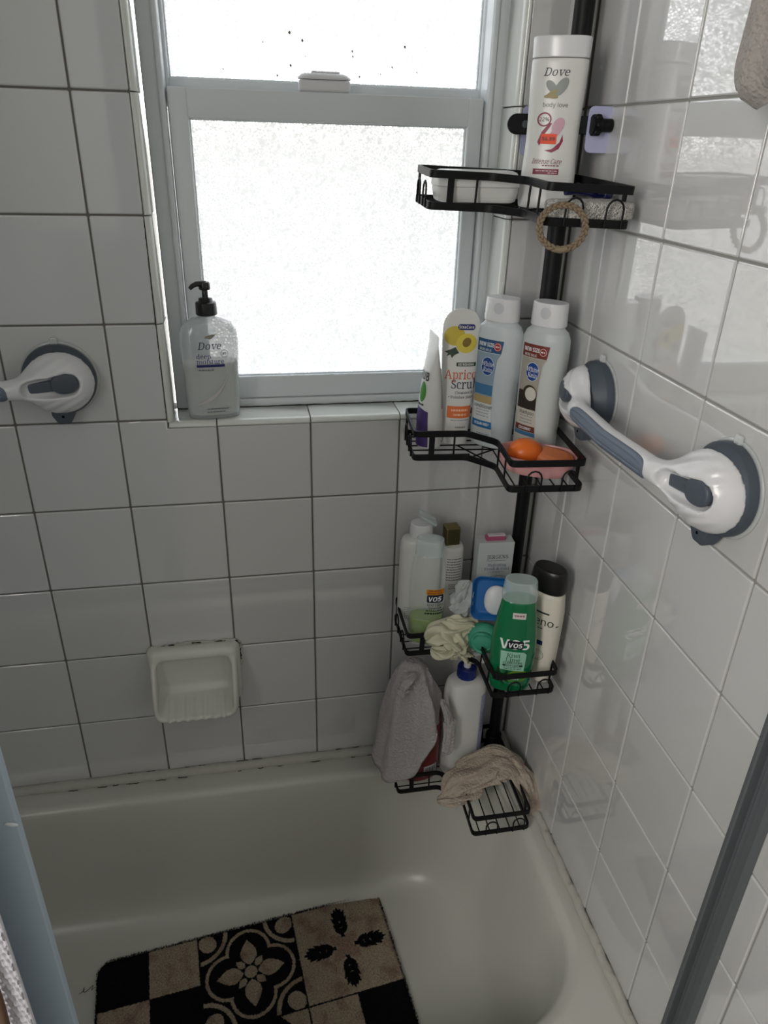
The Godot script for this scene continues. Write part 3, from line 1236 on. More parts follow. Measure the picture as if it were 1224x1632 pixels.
func caddy_rail(y: float, h: float) -> ArrayMesh:
	var corners := [Vector3(0, y, 0), Vector3(-BL, y, 0), Vector3(-BL, y, BW), Vector3(-BA, y, BW), Vector3(-BW, y, BA), Vector3(-BW, y, BL), Vector3(0, y, BL)]
	var path := PackedVector3Array()
	var m := corners.size()
	for i in m:      # rounded bends
		var c: Vector3 = corners[i]
		var a: Vector3 = (corners[i - 1] - c).normalized()
		var b: Vector3 = (corners[(i + 1) % m] - c).normalized()
		for k in 5:
			var t := k / 4.0
			var p0 := c + a * 0.009
			var p1 := c + b * 0.009
			path.append(p0.lerp(c, t).lerp(c.lerp(p1, t), t))
	var mb := MB.new()
	mb.sweep(path, PackedVector2Array([Vector2(-0.0013, -h / 2), Vector2(0.0013, -h / 2), Vector2(0.0016, -h / 2 + 0.0006), Vector2(0.0016, h / 2 - 0.0006), Vector2(0.0013, h / 2), Vector2(-0.0013, h / 2), Vector2(-0.0016, h / 2 - 0.0006), Vector2(-0.0016, -h / 2 + 0.0006)]), true)
	return mb.done()


func build_basket(parent: Node3D, at: Vector3, rot: Vector3) -> Node3D:
	var b := Node3D.new()
	b.name = "basket"
	parent.add_child(b, true)
	b.position = at
	b.rotation = rot
	var bm: Material = mats["black_metal"]
	part("top_rail", caddy_rail(-0.005, 0.010), bm, b)
	part("bottom_rail", caddy_rail(-BH + 0.005, 0.010), bm, b)
	for q in [[-BL + 0.028, BW, 0.0045], [-0.03, 0.0, 0.0045], [-0.001, 0.03, 0.0045], [-0.001, BL - 0.025, 0.0045], [-BL, 0.02, 0.0045]]:
		var mb := MB.new()
		var along_x: bool = absf(q[1] - BW) < 0.001 or q[1] == 0.0
		mb.box(Vector3(q[0], -BH / 2, q[1]), Vector3(0.009 if along_x else 0.003, BH - 0.012, 0.003 if along_x else 0.009), 0.0006)
		part("post", mb.done(), bm, b)
	for q in [[-BW, BA + 0.012], [-BA - 0.02, BW], [-BW, BL - 0.03]]:
		var mb := MB.new()
		mb.tube(PackedVector3Array([Vector3(q[0], -BH + 0.004, q[1]), Vector3(q[0], -0.004, q[1])]), 0.0016, 8)
		part("wire_post", mb.done(), bm, b)
	# hooks: wire arches standing on the lower rail at both ends
	for q in [[-0.075, BL + 0.0025, 0], [-0.022, BL + 0.0025, 0], [-BL - 0.0025, 0.083, 1], [-BL - 0.0025, 0.035, 1]]:
		var path := PackedVector3Array()
		for k in 17:
			var t := k / 16.0
			var x := 0.0
			var y := 0.0
			if t < 0.3:
				x = -0.011
				y = lerpf(-BH + 0.001, -BH + 0.022, t / 0.3)
			elif t > 0.7:
				x = 0.011
				y = lerpf(-BH + 0.022, -BH + 0.001, (t - 0.7) / 0.3)
			else:
				var a := PI * (1.0 - (t - 0.3) / 0.4)
				x = 0.011 * cos(a)
				y = -BH + 0.022 + 0.012 * sin(a)
			path.append(Vector3(q[0] + x, y, q[1]) if q[2] == 0 else Vector3(q[0], y, q[1] + x))
		var mb := MB.new()
		mb.tube(path, 0.0014, 8)
		part("hook", mb.done(), bm, b)
	# floor wires
	var fy := -BH + 0.0035
	for k in 5:
		var z := 0.016 + 0.020 * k
		var mb := MB.new()
		mb.tube(PackedVector3Array([Vector3(-BL, fy, z), Vector3(-BW + 0.02 if k < 4 else -BA + 0.01, fy, z)]), 0.0013, 6)
		part("floor_wire", mb.done(), bm, b)
	for k in 5:
		var x := -0.016 - 0.020 * k
		var mb := MB.new()
		mb.tube(PackedVector3Array([Vector3(x, fy - 0.0026, 0.0), Vector3(x, fy - 0.0026, BL)]), 0.0013, 6)
		part("floor_wire", mb.done(), bm, b)
	for q in [[Vector3(-BA, fy, BW), Vector3(-0.02, fy, 0.02)], [Vector3(-BA - 0.03, fy, 0.0), Vector3(-BW, fy, BA - 0.02)], [Vector3(-BW, fy, 0.06), Vector3(0, fy, 0.11)]]:
		var mb := MB.new()
		mb.tube(PackedVector3Array([q[0] + Vector3(0, -0.002, 0), q[1] + Vector3(0, -0.002, 0)]), 0.0013, 6)
		part("brace_wire", mb.done(), bm, b)
	baskets.append(b)
	return b


func build_caddy() -> void:
	var c := thing("corner_caddy", "black metal tension pole corner caddy with four L shaped wire baskets", "shower caddy")
	var bm: Material = mats["black_metal"]
	var mb := MB.new()
	var rows := []
	for q in [[RIM_Y + 0.001, 0.017], [RIM_Y + 0.006, 0.0185], [RIM_Y + 0.02, 0.0175], [RIM_Y + 0.03, 0.014], [RIM_Y + 0.034, 0.0118], [-0.02, 0.0118]]:
		rows.append(MB.oval(q[0], q[1], q[1], 2.0, 28, -0.040, 0.042))
	mb.loft(rows)
	part("lower_pole", mb.done(), bm, c)
	mb = MB.new()
	rows = []
	for q in [[-0.02, 0.0130], [-0.018, 0.0138], [CEIL_Y - 0.02, 0.0138], [CEIL_Y - 0.018, 0.02], [CEIL_Y - 0.0005, 0.022]]:
		rows.append(MB.oval(q[0], q[1], q[1], 2.0, 28, -0.040, 0.042))
	mb.loft(rows)
	part("upper_pole", mb.done(), bm, c)
	build_basket(c, Vector3(-0.018, 0.374, 0.0150), Vector3(0.026, -0.058, -0.029))
	build_basket(c, Vector3(-0.022, 0.007, 0.0225), Vector3(0.003, -0.082, 0.0))
	build_basket(c, Vector3(-0.030, -0.366, 0.022), Vector3(0.056, 0.0, -0.0138))
	build_basket(c, Vector3(-0.0315, -0.714, 0.022), Vector3(-0.011, -0.028, 0.032))
	for y in [0.36, -0.01, -0.385, -0.735]:     # collars that clamp each basket to the pole
		mb = MB.new()
		rows = []
		for q in [[-0.014, 0.0155], [-0.012, 0.017], [0.012, 0.017], [0.014, 0.0155]]:
			rows.append(MB.oval(y + q[0], q[1], q[1], 2.0, 24, -0.040, 0.042))
		mb.loft(rows)
		part("collar", mb.done(), bm, c)
	# wall bracket: two flat arms from the pole to adhesive pads
	var br := Node3D.new()
	br.name = "wall_bracket"
	c.add_child(br, true)
	mb = MB.new()
	slab(mb, [Vector3(-0.118, 0.437, 0.016), Vector3(-0.042, 0.437, 0.030)], 0.0135, 0.004)
	part("arm", mb.done(), bm, br)
	mb = MB.new()
	slab(mb, [Vector3(-0.036, 0.437, 0.046), Vector3(-0.020, 0.437, 0.100)], 0.0115, 0.004)
	part("arm", mb.done(), bm, br)
	mb = MB.new()
	mb.tube(PackedVector3Array([Vector3(-0.024, 0.437, 0.094), Vector3(-0.002, 0.437, 0.094)]), 0.0085, 16)
	part("bolt", mb.done(), bm, br)
	mb = MB.new()
	for k in 6:
		var a := TAU * k / 6
		mb.rbox(Vector3(-0.024, 0.437 + 0.0105 * sin(a), 0.094 + 0.0105 * cos(a)), Vector3(0.010, 0.0085, 0.0085), 0.003, 2)
	mb.tube(PackedVector3Array([Vector3(-0.030, 0.437, 0.094), Vector3(-0.018, 0.437, 0.094)]), 0.0115, 18)
	part("knob", mb.done(), bm, br)
	mb = MB.new()
	mb.tube(PackedVector3Array([Vector3(-0.100, 0.437, 0.0015), Vector3(-0.100, 0.437, 0.0225)]), 0.0050, 12)
	part("bolt", mb.done(), mats["aluminium"], br, "bare metal bolt end")
	var pad := mk("pad_lilac", Color(0.70, 0.71, 0.84), 0.25, 0.5)
	mb = MB.new()
	rows = []
	for q in [[0.0, 0.029, 0.0325], [0.0012, 0.029, 0.0325], [0.0016, 0.0285, 0.032]]:
		rows.append(MB.rrect(Vector3(0, q[0], 0), q[1], q[2], 0.008, 4))
	mb.loft(rows)
	var pads := mb.done()
	var p1 := part("adhesive_pad", pads, pad, br, "lilac adhesive pad")
	p1.position = Vector3(-0.069, 0.429, 0.0006)
	p1.rotation.x = PI / 2
	var p2 := part("adhesive_pad", pads, pad, br, "lilac adhesive pad")
	p2.position = Vector3(-0.0006, 0.4315, 0.086)
	p2.rotation = Vector3(0, PI / 2, PI / 2)


func slab(mb: MB, ends: Array, hw: float, th: float) -> void:
	# a flat vertical bar with round ends between two points
	var a: Vector3 = ends[0]
	var b: Vector3 = ends[1]
	var dir := (b - a).normalized()
	var nrm := dir.cross(Vector3.UP).normalized()
	var l := (b - a).length()
	var outline := PackedVector2Array()
	for i in 13:
		var t := PI / 2 - PI * i / 12
		outline.append(Vector2(l + hw * cos(t) - hw * 0.5, hw * sin(t)))
	for i in 13:
		var t := -PI / 2 - PI * i / 12
		outline.append(Vector2(hw * cos(t) + hw * 0.5, hw * sin(t)))
	var rows := []
	for q in [[-th / 2, 0.9], [-th / 2 + 0.0006, 1.0], [th / 2 - 0.0006, 1.0], [th / 2, 0.9]]:
		var r := PackedVector3Array()
		for o in outline:
			r.append(a + dir * o.x + Vector3.UP * (o.y * q[1]) + nrm * q[0])
		rows.append(r)
	mb.loft(rows)


# =====================================================================  bottles: shared pieces

func bottle(called: String, label: String, at: Vector3, turn: float, prof: Array, m: Material, category := "bottle", group := "") -> Node3D:
	var o := thing(called, label, category, at, turn, group)
	o.set_meta("profile", prof)
	part("body", profile_mesh(prof), m, o)
	return o


func shut(prof: Array, r := 0.003) -> Array:
	# close a profile at both ends with small rounded edges
	var out := []
	var f: Array = prof[0]
	var l: Array = prof[prof.size() - 1]
	for k in 4:
		var a := PI / 2 * k / 4
		out.append([f[0] + r - r * cos(a), f[1] - r + r * sin(a), f[2] - r + r * sin(a), f[3]])
	for i in prof.size():
		if prof[i][0] > f[0] + r and prof[i][0] < l[0] - r:
			out.append(prof[i])
	for k in range(1, 5):
		var a := PI / 2 * k / 4
		out.append([l[0] - r + r * sin(a), l[1] - r + r * cos(a), l[2] - r + r * cos(a), l[3]])
	return out


# =====================================================================  first (top) basket and the window sill

func build_tier_one() -> void:
	# -- pump bottle on the sill
	var prof := shut(lerp_profile([[0.0, 0.0415, 0.021, 2.8], [0.03, 0.0430, 0.022, 2.8], [0.075, 0.0435, 0.022, 2.8], [0.12, 0.0455, 0.023, 2.8], [0.142, 0.0435, 0.022, 2.6], [0.154, 0.036, 0.019, 2.4], [0.160, 0.024, 0.015, 2.2], [0.163, 0.0125, 0.0115, 2.0], [0.170, 0.0125, 0.0125, 2.0]], 5), 0.004)
	var o := bottle("pump_bottle", "clear pump bottle of white body wash with black pump, on the window sill", Vector3(-0.5735, -0.0038, -0.0265), 0.08, prof, mats["pump_shell"])
	var fill := []
	for r in prof:
		if r[0] > 0.004 and r[0] < 0.098:
			fill.append([r[0], r[1] - 0.0016, r[2] - 0.0016, r[3]])
	fill = shut(fill, 0.002)
	part("lotion", profile_mesh(fill), mats["lotion"], o, "creamy white wash filling the lower two thirds")
	var mb := MB.new()
	var rows := []
	for q in [[0.165, 0.0155], [0.1665, 0.0165], [0.183, 0.0160], [0.1845, 0.0150], [0.185, 0.011], [0.190, 0.0105], [0.191, 0.0048], [0.206, 0.0042]]:
		rows.append(MB.oval(q[0], q[1], q[1], 2.0, 32))
	mb.loft(rows)
	part("pump_collar", mb.done(), flat(Color(0.035, 0.035, 0.045), 0.3), o)
	mb = MB.new()
	rows = []
	for q in [[0.203, 0.008], [0.2045, 0.0088], [0.2125, 0.0085], [0.2145, 0.007]]:
		rows.append(MB.oval(q[0], q[1], q[1], 2.0, 24))
	mb.loft(rows)
	mb.tube(PackedVector3Array([Vector3(0.002, 0.2115, 0.0), Vector3(-0.012, 0.2120, 0.004), Vector3(-0.018, 0.2095, 0.006), Vector3(-0.0225, 0.2055, 0.0075)]), 0.0036, 10, false, PackedFloat32Array([1.3, 1.1, 1.0, 0.75]))
	part("pump_head", mb.done(), flat(Color(0.035, 0.035, 0.045), 0.3), o)
	var lb := MB.new()
	lettering(lb, "Dove", serif, 0.0110, Vector2(0.0, 0.121), prof, 0.0009, 0.0, 0.22)
	part("lettering", lb.done(), flat(Color(0.08, 0.11, 0.22)), o)
	lb = MB.new()
	lettering(lb, "deep", serif, 0.0072, Vector2(-0.0225, 0.1045), prof, 0.0009, 0, 0, false)
	lettering(lb, "moisture", serif, 0.0072, Vector2(-0.0225, 0.0960), prof, 0.0009, 0, 0, false)
	decal(lb, rect(-0.0225, 0.0875, 0.021, 0.0915), prof, 0.0009)
	part("lettering", lb.done(), flat(Color(0.10, 0.14, 0.42)), o)
	lb = MB.new()
	ring2(lb, 0.0215, 0.1085, 0.0052, 0.0007, prof, 0.0009)
	lettering(lb, "#1", bold, 0.0042, Vector2(0.0215, 0.1085), prof, 0.0009)
	small_print(lb, -0.020, 0.004, 0.082, 0.0018, prof, 5, 0.0009)
	small_print(lb, -0.012, 0.024, 0.0175, 0.0014, prof, 6, 0.0009)
	small_print(lb, -0.012, 0.016, 0.0125, 0.0014, prof, 7, 0.0009)
	part("small_print", lb.done(), flat(Color(0.35, 0.36, 0.40)), o)
	lb = MB.new()     # a bird shaped emblem above the name
	decal(lb, disc(0.001, 0.136, 0.008, 0.0022, 0.25), prof, 0.0009)
	decal(lb, PackedVector2Array([Vector2(-0.007, 0.1385), Vector2(-0.001, 0.134), Vector2(0.004, 0.136), Vector2(0.012, 0.1405), Vector2(0.006, 0.1345), Vector2(0.0, 0.1315)]), prof, 0.001)
	part("emblem", lb.done(), flat(Color(0.52, 0.50, 0.44)), o)
	lb = MB.new()     # a pale ribbon printed over the lower half
	var up := PackedVector2Array()
	var dn := PackedVector2Array()
	for k in 17:
		var t := k / 16.0
		var q := Vector2(lerpf(-0.026, 0.027, t), 0.026 + 0.052 * t * t * t + 0.010 * sin(t * PI))
		up.append(q)
		dn.append(q - Vector2(0, 0.0015 + 0.006 * sin(t * PI)))
	dn.reverse()
	up.append_array(dn)
	decal(lb, up, prof, 0.0008)
	part("ribbon_print", lb.done(), flat(Color(0.74, 0.73, 0.72)), o)

	# -- tall white lotion bottle
	prof = lerp_profile([[0.0, 0.0375, 0.0215, 2.4], [0.012, 0.0385, 0.022, 2.4], [0.04, 0.0375, 0.0215, 2.4], [0.075, 0.0355, 0.021, 2.4], [0.11, 0.0355, 0.021, 2.4], [0.15, 0.0370, 0.022, 2.4], [0.1825, 0.0373, 0.022, 2.4]], 5)
	o = bottle("lotion_bottle", "tall white body lotion bottle with a flat white cap in the top basket", Vector3(-0.082, 0.3305, 0.084), -0.50, shut(prof, 0.003), mats["white_hdpe"])
	part("cap", profile_mesh(shut([[0.1830, 0.0376, 0.0223, 2.4], [0.2, 0.0380, 0.0226, 2.4], [0.2075, 0.0382, 0.0227, 2.4]], 0.0022)), mats["white_plastic"], o)
	var pp := []        # the print sits a little higher and is squeezed: laid out on a shifted profile, then lifted
	for r in prof:
		pp.append([(r[0] - 0.031) / 0.88, r[1], r[2], r[3]])
	var lift := func(d: Node3D) -> void:
		d.position.y = 0.031
		d.scale.y = 0.88
	lb = MB.new()
	lettering(lb, "Dove", serif, 0.0102, Vector2(0.0, 0.1535), pp, 0.0006, 0, 0.22)
	lift.call(part("lettering", lb.done(), flat(Color(0.07, 0.09, 0.14)), o))
	lb = MB.new()
	lettering(lb, "body love", sans, 0.0056, Vector2(0.002, 0.1105), pp)
	lift.call(part("lettering", lb.done(), flat(Color(0.42, 0.43, 0.44)), o))
	lb = MB.new()    # heart of two leaves
	decal(lb, disc(0.0075, 0.1345, 0.0135, 0.0068, 1.05), pp, 0.0007)
	decal(lb, disc(-0.0055, 0.1345, 0.010, 0.0055, 2.25), pp, 0.0005)
	lift.call(part("emblem", lb.done(), flat(Color(0.55, 0.57, 0.56)), o))
	lb = MB.new()
	for q in [[-0.004, 0.126, 0.0085, 0.0030, 0.55], [-0.006, 0.1225, 0.0085, 0.0028, 0.15], [-0.003, 0.1215, 0.0075, 0.0026, -0.1]]:
		decal(lb, disc(q[0], q[1], q[2], q[3], q[4]), pp, 0.0009)
	lift.call(part("emblem", lb.done(), flat(Color(0.60, 0.54, 0.33)), o))
	lb = MB.new()
	ring2(lb, -0.0105, 0.091, 0.0078, 0.0019, pp)
	decal(lb, PackedVector2Array([Vector2(-0.017, 0.060), Vector2(-0.0125, 0.074), Vector2(-0.003, 0.0865), Vector2(0.0005, 0.086), Vector2(-0.003, 0.079), Vector2(-0.009, 0.070), Vector2(-0.011, 0.061), Vector2(-0.014, 0.055)]), pp)
	decal(lb, PackedVector2Array([Vector2(-0.006, 0.0485), Vector2(0.004, 0.0505), Vector2(0.013, 0.060), Vector2(0.016, 0.071), Vector2(0.0175, 0.062), Vector2(0.013, 0.051), Vector2(0.004, 0.0455)]), pp)
	lift.call(part("flower_print", lb.done(), flat(Color(0.55, 0.10, 0.26)), o))
	lb = MB.new()
	decal(lb, disc(0.009, 0.083, 0.0115, 0.0075, 1.15), pp, 0.0005)
	decal(lb, disc(0.006, 0.073, 0.015, 0.005, 0.9), pp, 0.0007)
	lift.call(part("flower_print", lb.done(), flat(Color(0.80, 0.63, 0.70)), o))
	lb = MB.new()
	lettering(lb, "22%", sans, 0.0052, Vector2(-0.0105, 0.091), pp)
	lift.call(part("lettering", lb.done(), flat(Color(0.30, 0.10, 0.18)), o))
	lb = MB.new()
	lettering(lb, "Intense Care", serif, 0.0068, Vector2(-0.001, 0.0330), pp, 0.0006, 0.0, 0.25, true, 0.72)
	small_print(lb, -0.007, 0.016, 0.0265, 0.0016, pp, 8)
	decal(lb, rect(-0.019, 0.0145, 0.0165, 0.0225), pp, 0.0005)
	lift.call(part("lettering", lb.done(), flat(Color(0.50, 0.08, 0.22)), o))
	lb = MB.new()
	small_print(lb, -0.015, 0.0145, 0.0190, 0.0013, pp, 9, 0.0008)
	small_print(lb, 0.002, 0.0145, 0.0162, 0.0011, pp, 10, 0.0008)
	lift.call(part("small_print", lb.done(), flat(Color(0.85, 0.75, 0.78)), o))
	lb = MB.new()
	decal(lb, rect(-0.0125, 0.0575, 0.0085, 0.0715), pp, 0.0012)
	var st := part("price_sticker", lb.done(), flat(Color(0.95, 0.33, 0.20), 0.6), o, "orange price sticker")
	lift.call(st)
	lb = MB.new()
	lettering(lb, "$6.99", bold, 0.0052, Vector2(-0.002, 0.0645), pp, 0.0016)
	part("price_lettering", lb.done(), flat(Color(0.22, 0.06, 0.05)), st)

	# -- white soap case
	o = thing("soap_case", "white plastic soap case with a lid in the left arm of the top basket", "soap case", Vector3(-0.184, 0.3365, 0.071), -0.05)
	mb = MB.new()
	rows = []
	for q in [[0.0, 0.052, 0.031], [0.002, 0.055, 0.034], [0.012, 0.0570, 0.0365], [0.0195, 0.0575, 0.037], [0.020, 0.0585, 0.038]]:
		rows.append(MB.rrect(Vector3(0, q[0], 0), q[1], q[2], 0.018, 6))
	mb.loft(rows)
	part("tray", mb.done(), mats["white_hdpe"], o)
	mb = MB.new()
	rows = []
	for q in [[0.0203, 0.0588, 0.0383], [0.0215, 0.0592, 0.0387], [0.033, 0.0580, 0.0375], [0.0385, 0.055, 0.0345], [0.0405, 0.050, 0.030]]:
		rows.append(MB.rrect(Vector3(0, q[0], 0), q[1], q[2], 0.02, 6))
	mb.loft(rows)
	part("lid", mb.done(), mats["white_hdpe"], o)

	# -- pumice block
	var pum := mk("pumice", Color(1, 1, 1), 0.95, 0.2)
	pum.albedo_texture = speckle(Color(0.80, 0.79, 0.77), Color(0.30, 0.29, 0.29), 0.55)
	pum.uv1_triplanar = true
	pum.uv1_scale = Vector3(14, 14, 14)
	pum.heightmap_enabled = true
	pum.heightmap_texture = noise_tex(0.08, 256, FastNoiseLite.TYPE_CELLULAR, 2)
	pum.heightmap_scale = 0.4
	o = thing("pumice_stone", "speckled grey pumice foot stone in the right arm of the top basket", "pumice stone", Vector3(-0.070, 0.3265, 0.206), 0.06)
	mb = MB.new()
	rows = []
	for i in 15:
		var t := i / 14.0
		var f := pow(maxf(0.0, 1.0 - pow(absf(t * 2.0 - 1.0), 5.0)), 0.35)
		var r := MB.oval(t * 0.0225, 0.054 * (0.85 + 0.15 * f), 0.034 * (0.85 + 0.15 * f), 4.5, 60)
		for j in r.size():
			r[j] += r[j].normalized() * rng.randf_range(-0.0007, 0.0005)
		rows.append(r)
	mb.loft(rows)
	part("stone", mb.done(), pum, o)

	# -- razor
	o = thing("razor", "dark blue disposable razor lying behind the pumice stone", "razor", Vector3(-0.050, 0.3530, 0.152), -0.10)
	var navy := mk("navy_plastic", Color(0.05, 0.07, 0.26), 0.25)
	mb = MB.new()
	mb.tube(PackedVector3Array([Vector3(-0.034, 0.004, 0.012), Vector3(-0.02, 0.004, 0.009), Vector3(0.0, 0.001, 0.004), Vector3(0.018, -0.004, 0.0)]), 0.0048, 10, false, PackedFloat32Array([1.2, 1.1, 0.9, 0.7]))
	part("handle", mb.done(), navy, o)
	mb = MB.new()
	mb.rbox(Vector3(0.024, 0.000, 0.0), Vector3(0.012, 0.010, 0.036), 0.003)
	var head := part("head", mb.done(), navy, o)
	mb = MB.new()
	mb.box(Vector3(0.0305, 0.001, 0.0), Vector3(0.0012, 0.004, 0.032), 0.0003)
	part("blade", mb.done(), mats["aluminium"], head)

	# -- braided hair tie hanging on the front hook
	var tan_ := mk("tan_braid", Color(0.50, 0.44, 0.37), 0.85, 0.2)
	o = thing("hair_tie", "beige braided hair tie hanging from the front of the top basket", "hair tie", Vector3(-0.1275, 0.3215, 0.262), -0.28)
	for s in 3:
		mb = MB.new()
		var path := PackedVector3Array()
		for k in 200:
			var a := TAU * k / 200
			var ph := a * 8.0 + TAU * s / 3.0
			var rad := 0.0262 + 0.0026 * cos(ph)
			path.append(Vector3(rad * 1.06 * cos(a), rad * 0.95 * sin(a), 0.0017 * sin(ph * 2.0) - 0.006 * sin(a)))
		mb.tube(path, 0.0019, 7, true)
		part("strand", mb.done(), tan_, o)
	mb = MB.new()
	mb.tube(PackedVector3Array([Vector3(-0.006, -0.0246, 0.006), Vector3(0.0, -0.0256, 0.0065), Vector3(0.008, -0.0240, 0.006)]), 0.0042, 12)
	part("joint", mb.done(), mk("tan_smooth", Color(0.48, 0.42, 0.34), 0.6), o)


func speckle(a: Color, b: Color, share: float) -> ImageTexture:
	var f := FastNoiseLite.new()
	f.frequency = 0.14
	f.seed = 21
	var f2 := FastNoiseLite.new()
	f2.frequency = 0.4
	f2.seed = 22
	var im := Image.create_empty(256, 256, false, Image.FORMAT_RGB8)
	for y in 256:
		for x in 256:
			var k := f.get_noise_2d(x, y) + 0.6 * f2.get_noise_2d(x, y)
			var t := smoothstep(share - 0.35, share + 0.1, k + 0.1)
			im.set_pixel(x, y, a.lerp(b, t).lerp(Color(0.85, 0.84, 0.82), 0.5 * smoothstep(0.25, 0.5, f2.get_noise_2d(y + 50, x))))
	return ImageTexture.create_from_image(im)


# =====================================================================  second basket

func build_tier_two() -> void:
	var fy := -0.0385
	# -- purple and white tube seen edge on
	var prof := lerp_profile([[0.0, 0.0205, 0.0205, 2.0], [0.018, 0.0210, 0.0210, 2.0], [0.05, 0.0225, 0.0205, 2.0], [0.09, 0.0245, 0.0175, 2.0], [0.13, 0.0262, 0.0120, 2.0], [0.155, 0.0272, 0.0065, 2.0], [0.170, 0.0278, 0.0022, 2.0], [0.184, 0.0280, 0.0010, 2.0]], 6)
	var o := bottle("scrub_tube", "white and purple squeeze tube of scrub standing crimp up beside the window", Vector3(-0.2265, fy, 0.056), -1.56, prof, mats["white_hdpe"], "tube")
	var lb := MB.new()
	decal(lb, PackedVector2Array([Vector2(-0.0198, 0.001), Vector2(0.0196, 0.001), Vector2(0.0208, 0.062), Vector2(0.012, 0.066), Vector2(-0.005, 0.068), Vector2(-0.0215, 0.064)]), prof, 0.0005)
	part("purple_print", lb.done(), flat(Color(0.27, 0.20, 0.42)), o)
	lb = MB.new()
	lettering(lb, "SCRUB", bold, 0.0135, Vector2(-0.002, 0.119), prof, 0.0007, 0, 0, true, 0.75)
	part("lettering", lb.done(), flat(Color(0.10, 0.08, 0.14)), o)
	lb = MB.new()
	decal(lb, disc(0.0085, 0.0935, 0.0085, 0.0165), prof, 0.0006)
	part("leaf_print", lb.done(), flat(Color(0.26, 0.52, 0.20)), o)
	lb = MB.new()
	small_print(lb, -0.004, 0.015, 0.0710, 0.0030, prof, 37, 0.0007)
	part("lettering", lb.done(), flat(Color(0.12, 0.10, 0.16)), o)
	var back := []      # print on the other face
	lb = MB.new()
	for k in 22:
		decal(lb, rect(-0.0175, 0.066 + k * 0.0031, -0.0115, 0.0674 + k * 0.0031), prof, 0.0006)
	var bk := part("small_print", lb.done(), flat(Color(0.25, 0.25, 0.28)), o)
	bk.rotation.y = PI

	# -- apricot scrub, flat tube with a round top
	prof = lerp_profile([[0.0, 0.0215, 0.0185, 2.2], [0.02, 0.0222, 0.0185, 2.2], [0.06, 0.0245, 0.0170, 2.2], [0.11, 0.0275, 0.0135, 2.2], [0.15, 0.0292, 0.0095, 2.2], [0.18, 0.0300, 0.0060, 2.2], [0.195, 0.0292, 0.0042, 2.2], [0.205, 0.0262, 0.0032, 2.2], [0.213, 0.0205, 0.0026, 2.2], [0.218, 0.0125, 0.0022, 2.2], [0.2195, 0.0040, 0.0016, 2.2]], 5)
	o = bottle("scrub_tube", "white round topped tube with yellow apricots printed on it in the second basket", Vector3(-0.1800, fy, 0.047), -0.16, prof, mats["white_hdpe"], "tube")
	lb = MB.new()
	decal(lb, disc(-0.011, 0.178, 0.0165, 0.0150), prof, 0.0005)
	part("fruit_print", lb.done(), flat(Color(0.78, 0.70, 0.24)), o)
	lb = MB.new()
	decal(lb, disc(0.008, 0.167, 0.0165, 0.0150, 0.3), prof, 0.0007)
	part("fruit_print", lb.done(), flat(Color(0.84, 0.77, 0.30)), o)
	lb = MB.new()
	decal(lb, disc(0.0085, 0.1685, 0.0078, 0.0064, 0.9), prof, 0.0009)
	part("pit_print", lb.done(), flat(Color(0.50, 0.40, 0.16)), o)
	lb = MB.new()
	decal(lb, PackedVector2Array([Vector2(-0.026, 0.153), Vector2(-0.015, 0.158), Vector2(-0.009, 0.161), Vector2(-0.003, 0.152), Vector2(-0.010, 0.149), Vector2(-0.014, 0.1435), Vector2(-0.0165, 0.149), Vector2(-0.022, 0.1465), Vector2(-0.0205, 0.151)]), prof, 0.0009)
	decal(lb, rect(-0.006, 0.131, 0.0255, 0.137), prof, 0.0006)
	part("leaf_print", lb.done(), flat(Color(0.16, 0.25, 0.16)), o)
	lb = MB.new()
	decal(lb, rrect2(-0.0065, 0.1875, 0.0205, 0.1965, 0.004), prof, 0.0011)
	part("badge", lb.done(), flat(Color(0.12, 0.16, 0.42)), o)
	lb = MB.new()
	lettering(lb, "StraCare", bold, 0.0046, Vector2(0.007, 0.192), prof, 0.0015, 0, 0, true, 0.9)
	lettering(lb, "REFRESHING", bold, 0.0034, Vector2(0.0095, 0.134), prof, 0.0011, 0, 0, true, 0.9)
	part("lettering", lb.done(), flat(Color(0.9, 0.9, 0.88)), o)
	lb = MB.new()
	lettering(lb, "Apricot", serif, 0.0140, Vector2(0.0055, 0.117), prof, 0.0007, 0, 0, true, 0.85)
	part("lettering", lb.done(), flat(Color(0.80, 0.36, 0.22)), o)
	lb = MB.new()
	lettering(lb, "Scrub", serif, 0.0140, Vector2(0.0095, 0.1015), prof, 0.0007, 0, 0, true, 0.85)
	lettering(lb, "Cleanses &", serif, 0.0042, Vector2(0.009, 0.0885), prof, 0.0007)
	lettering(lb, "• Polishes Skin", serif, 0.0042, Vector2(0.004, 0.081), prof, 0.0007)
	part("lettering", lb.done(), flat(Color(0.20, 0.22, 0.34)), o)
	lb = MB.new()
	decal(lb, rect(-0.0165, 0.046, 0.0225, 0.0660), prof, 0.0006)
	part("orange_panel", lb.done(), flat(Color(0.86, 0.45, 0.24)), o)
	lb = MB.new()
	small_print(lb, -0.010, 0.017, 0.0575, 0.0036, prof, 38, 0.0009)
	small_print(lb, -0.006, 0.015, 0.0500, 0.0034, prof, 39, 0.0009)
	part("lettering", lb.done(), flat(Color(0.95, 0.75, 0.62)), o)
	lb = MB.new()
	small_print(lb, -0.010, 0.021, 0.0415, 0.0013, prof, 12)
	small_print(lb, -0.002, 0.016, 0.029, 0.0022, prof, 13)
	part("small_print", lb.done(), flat(Color(0.55, 0.55, 0.56)), o)

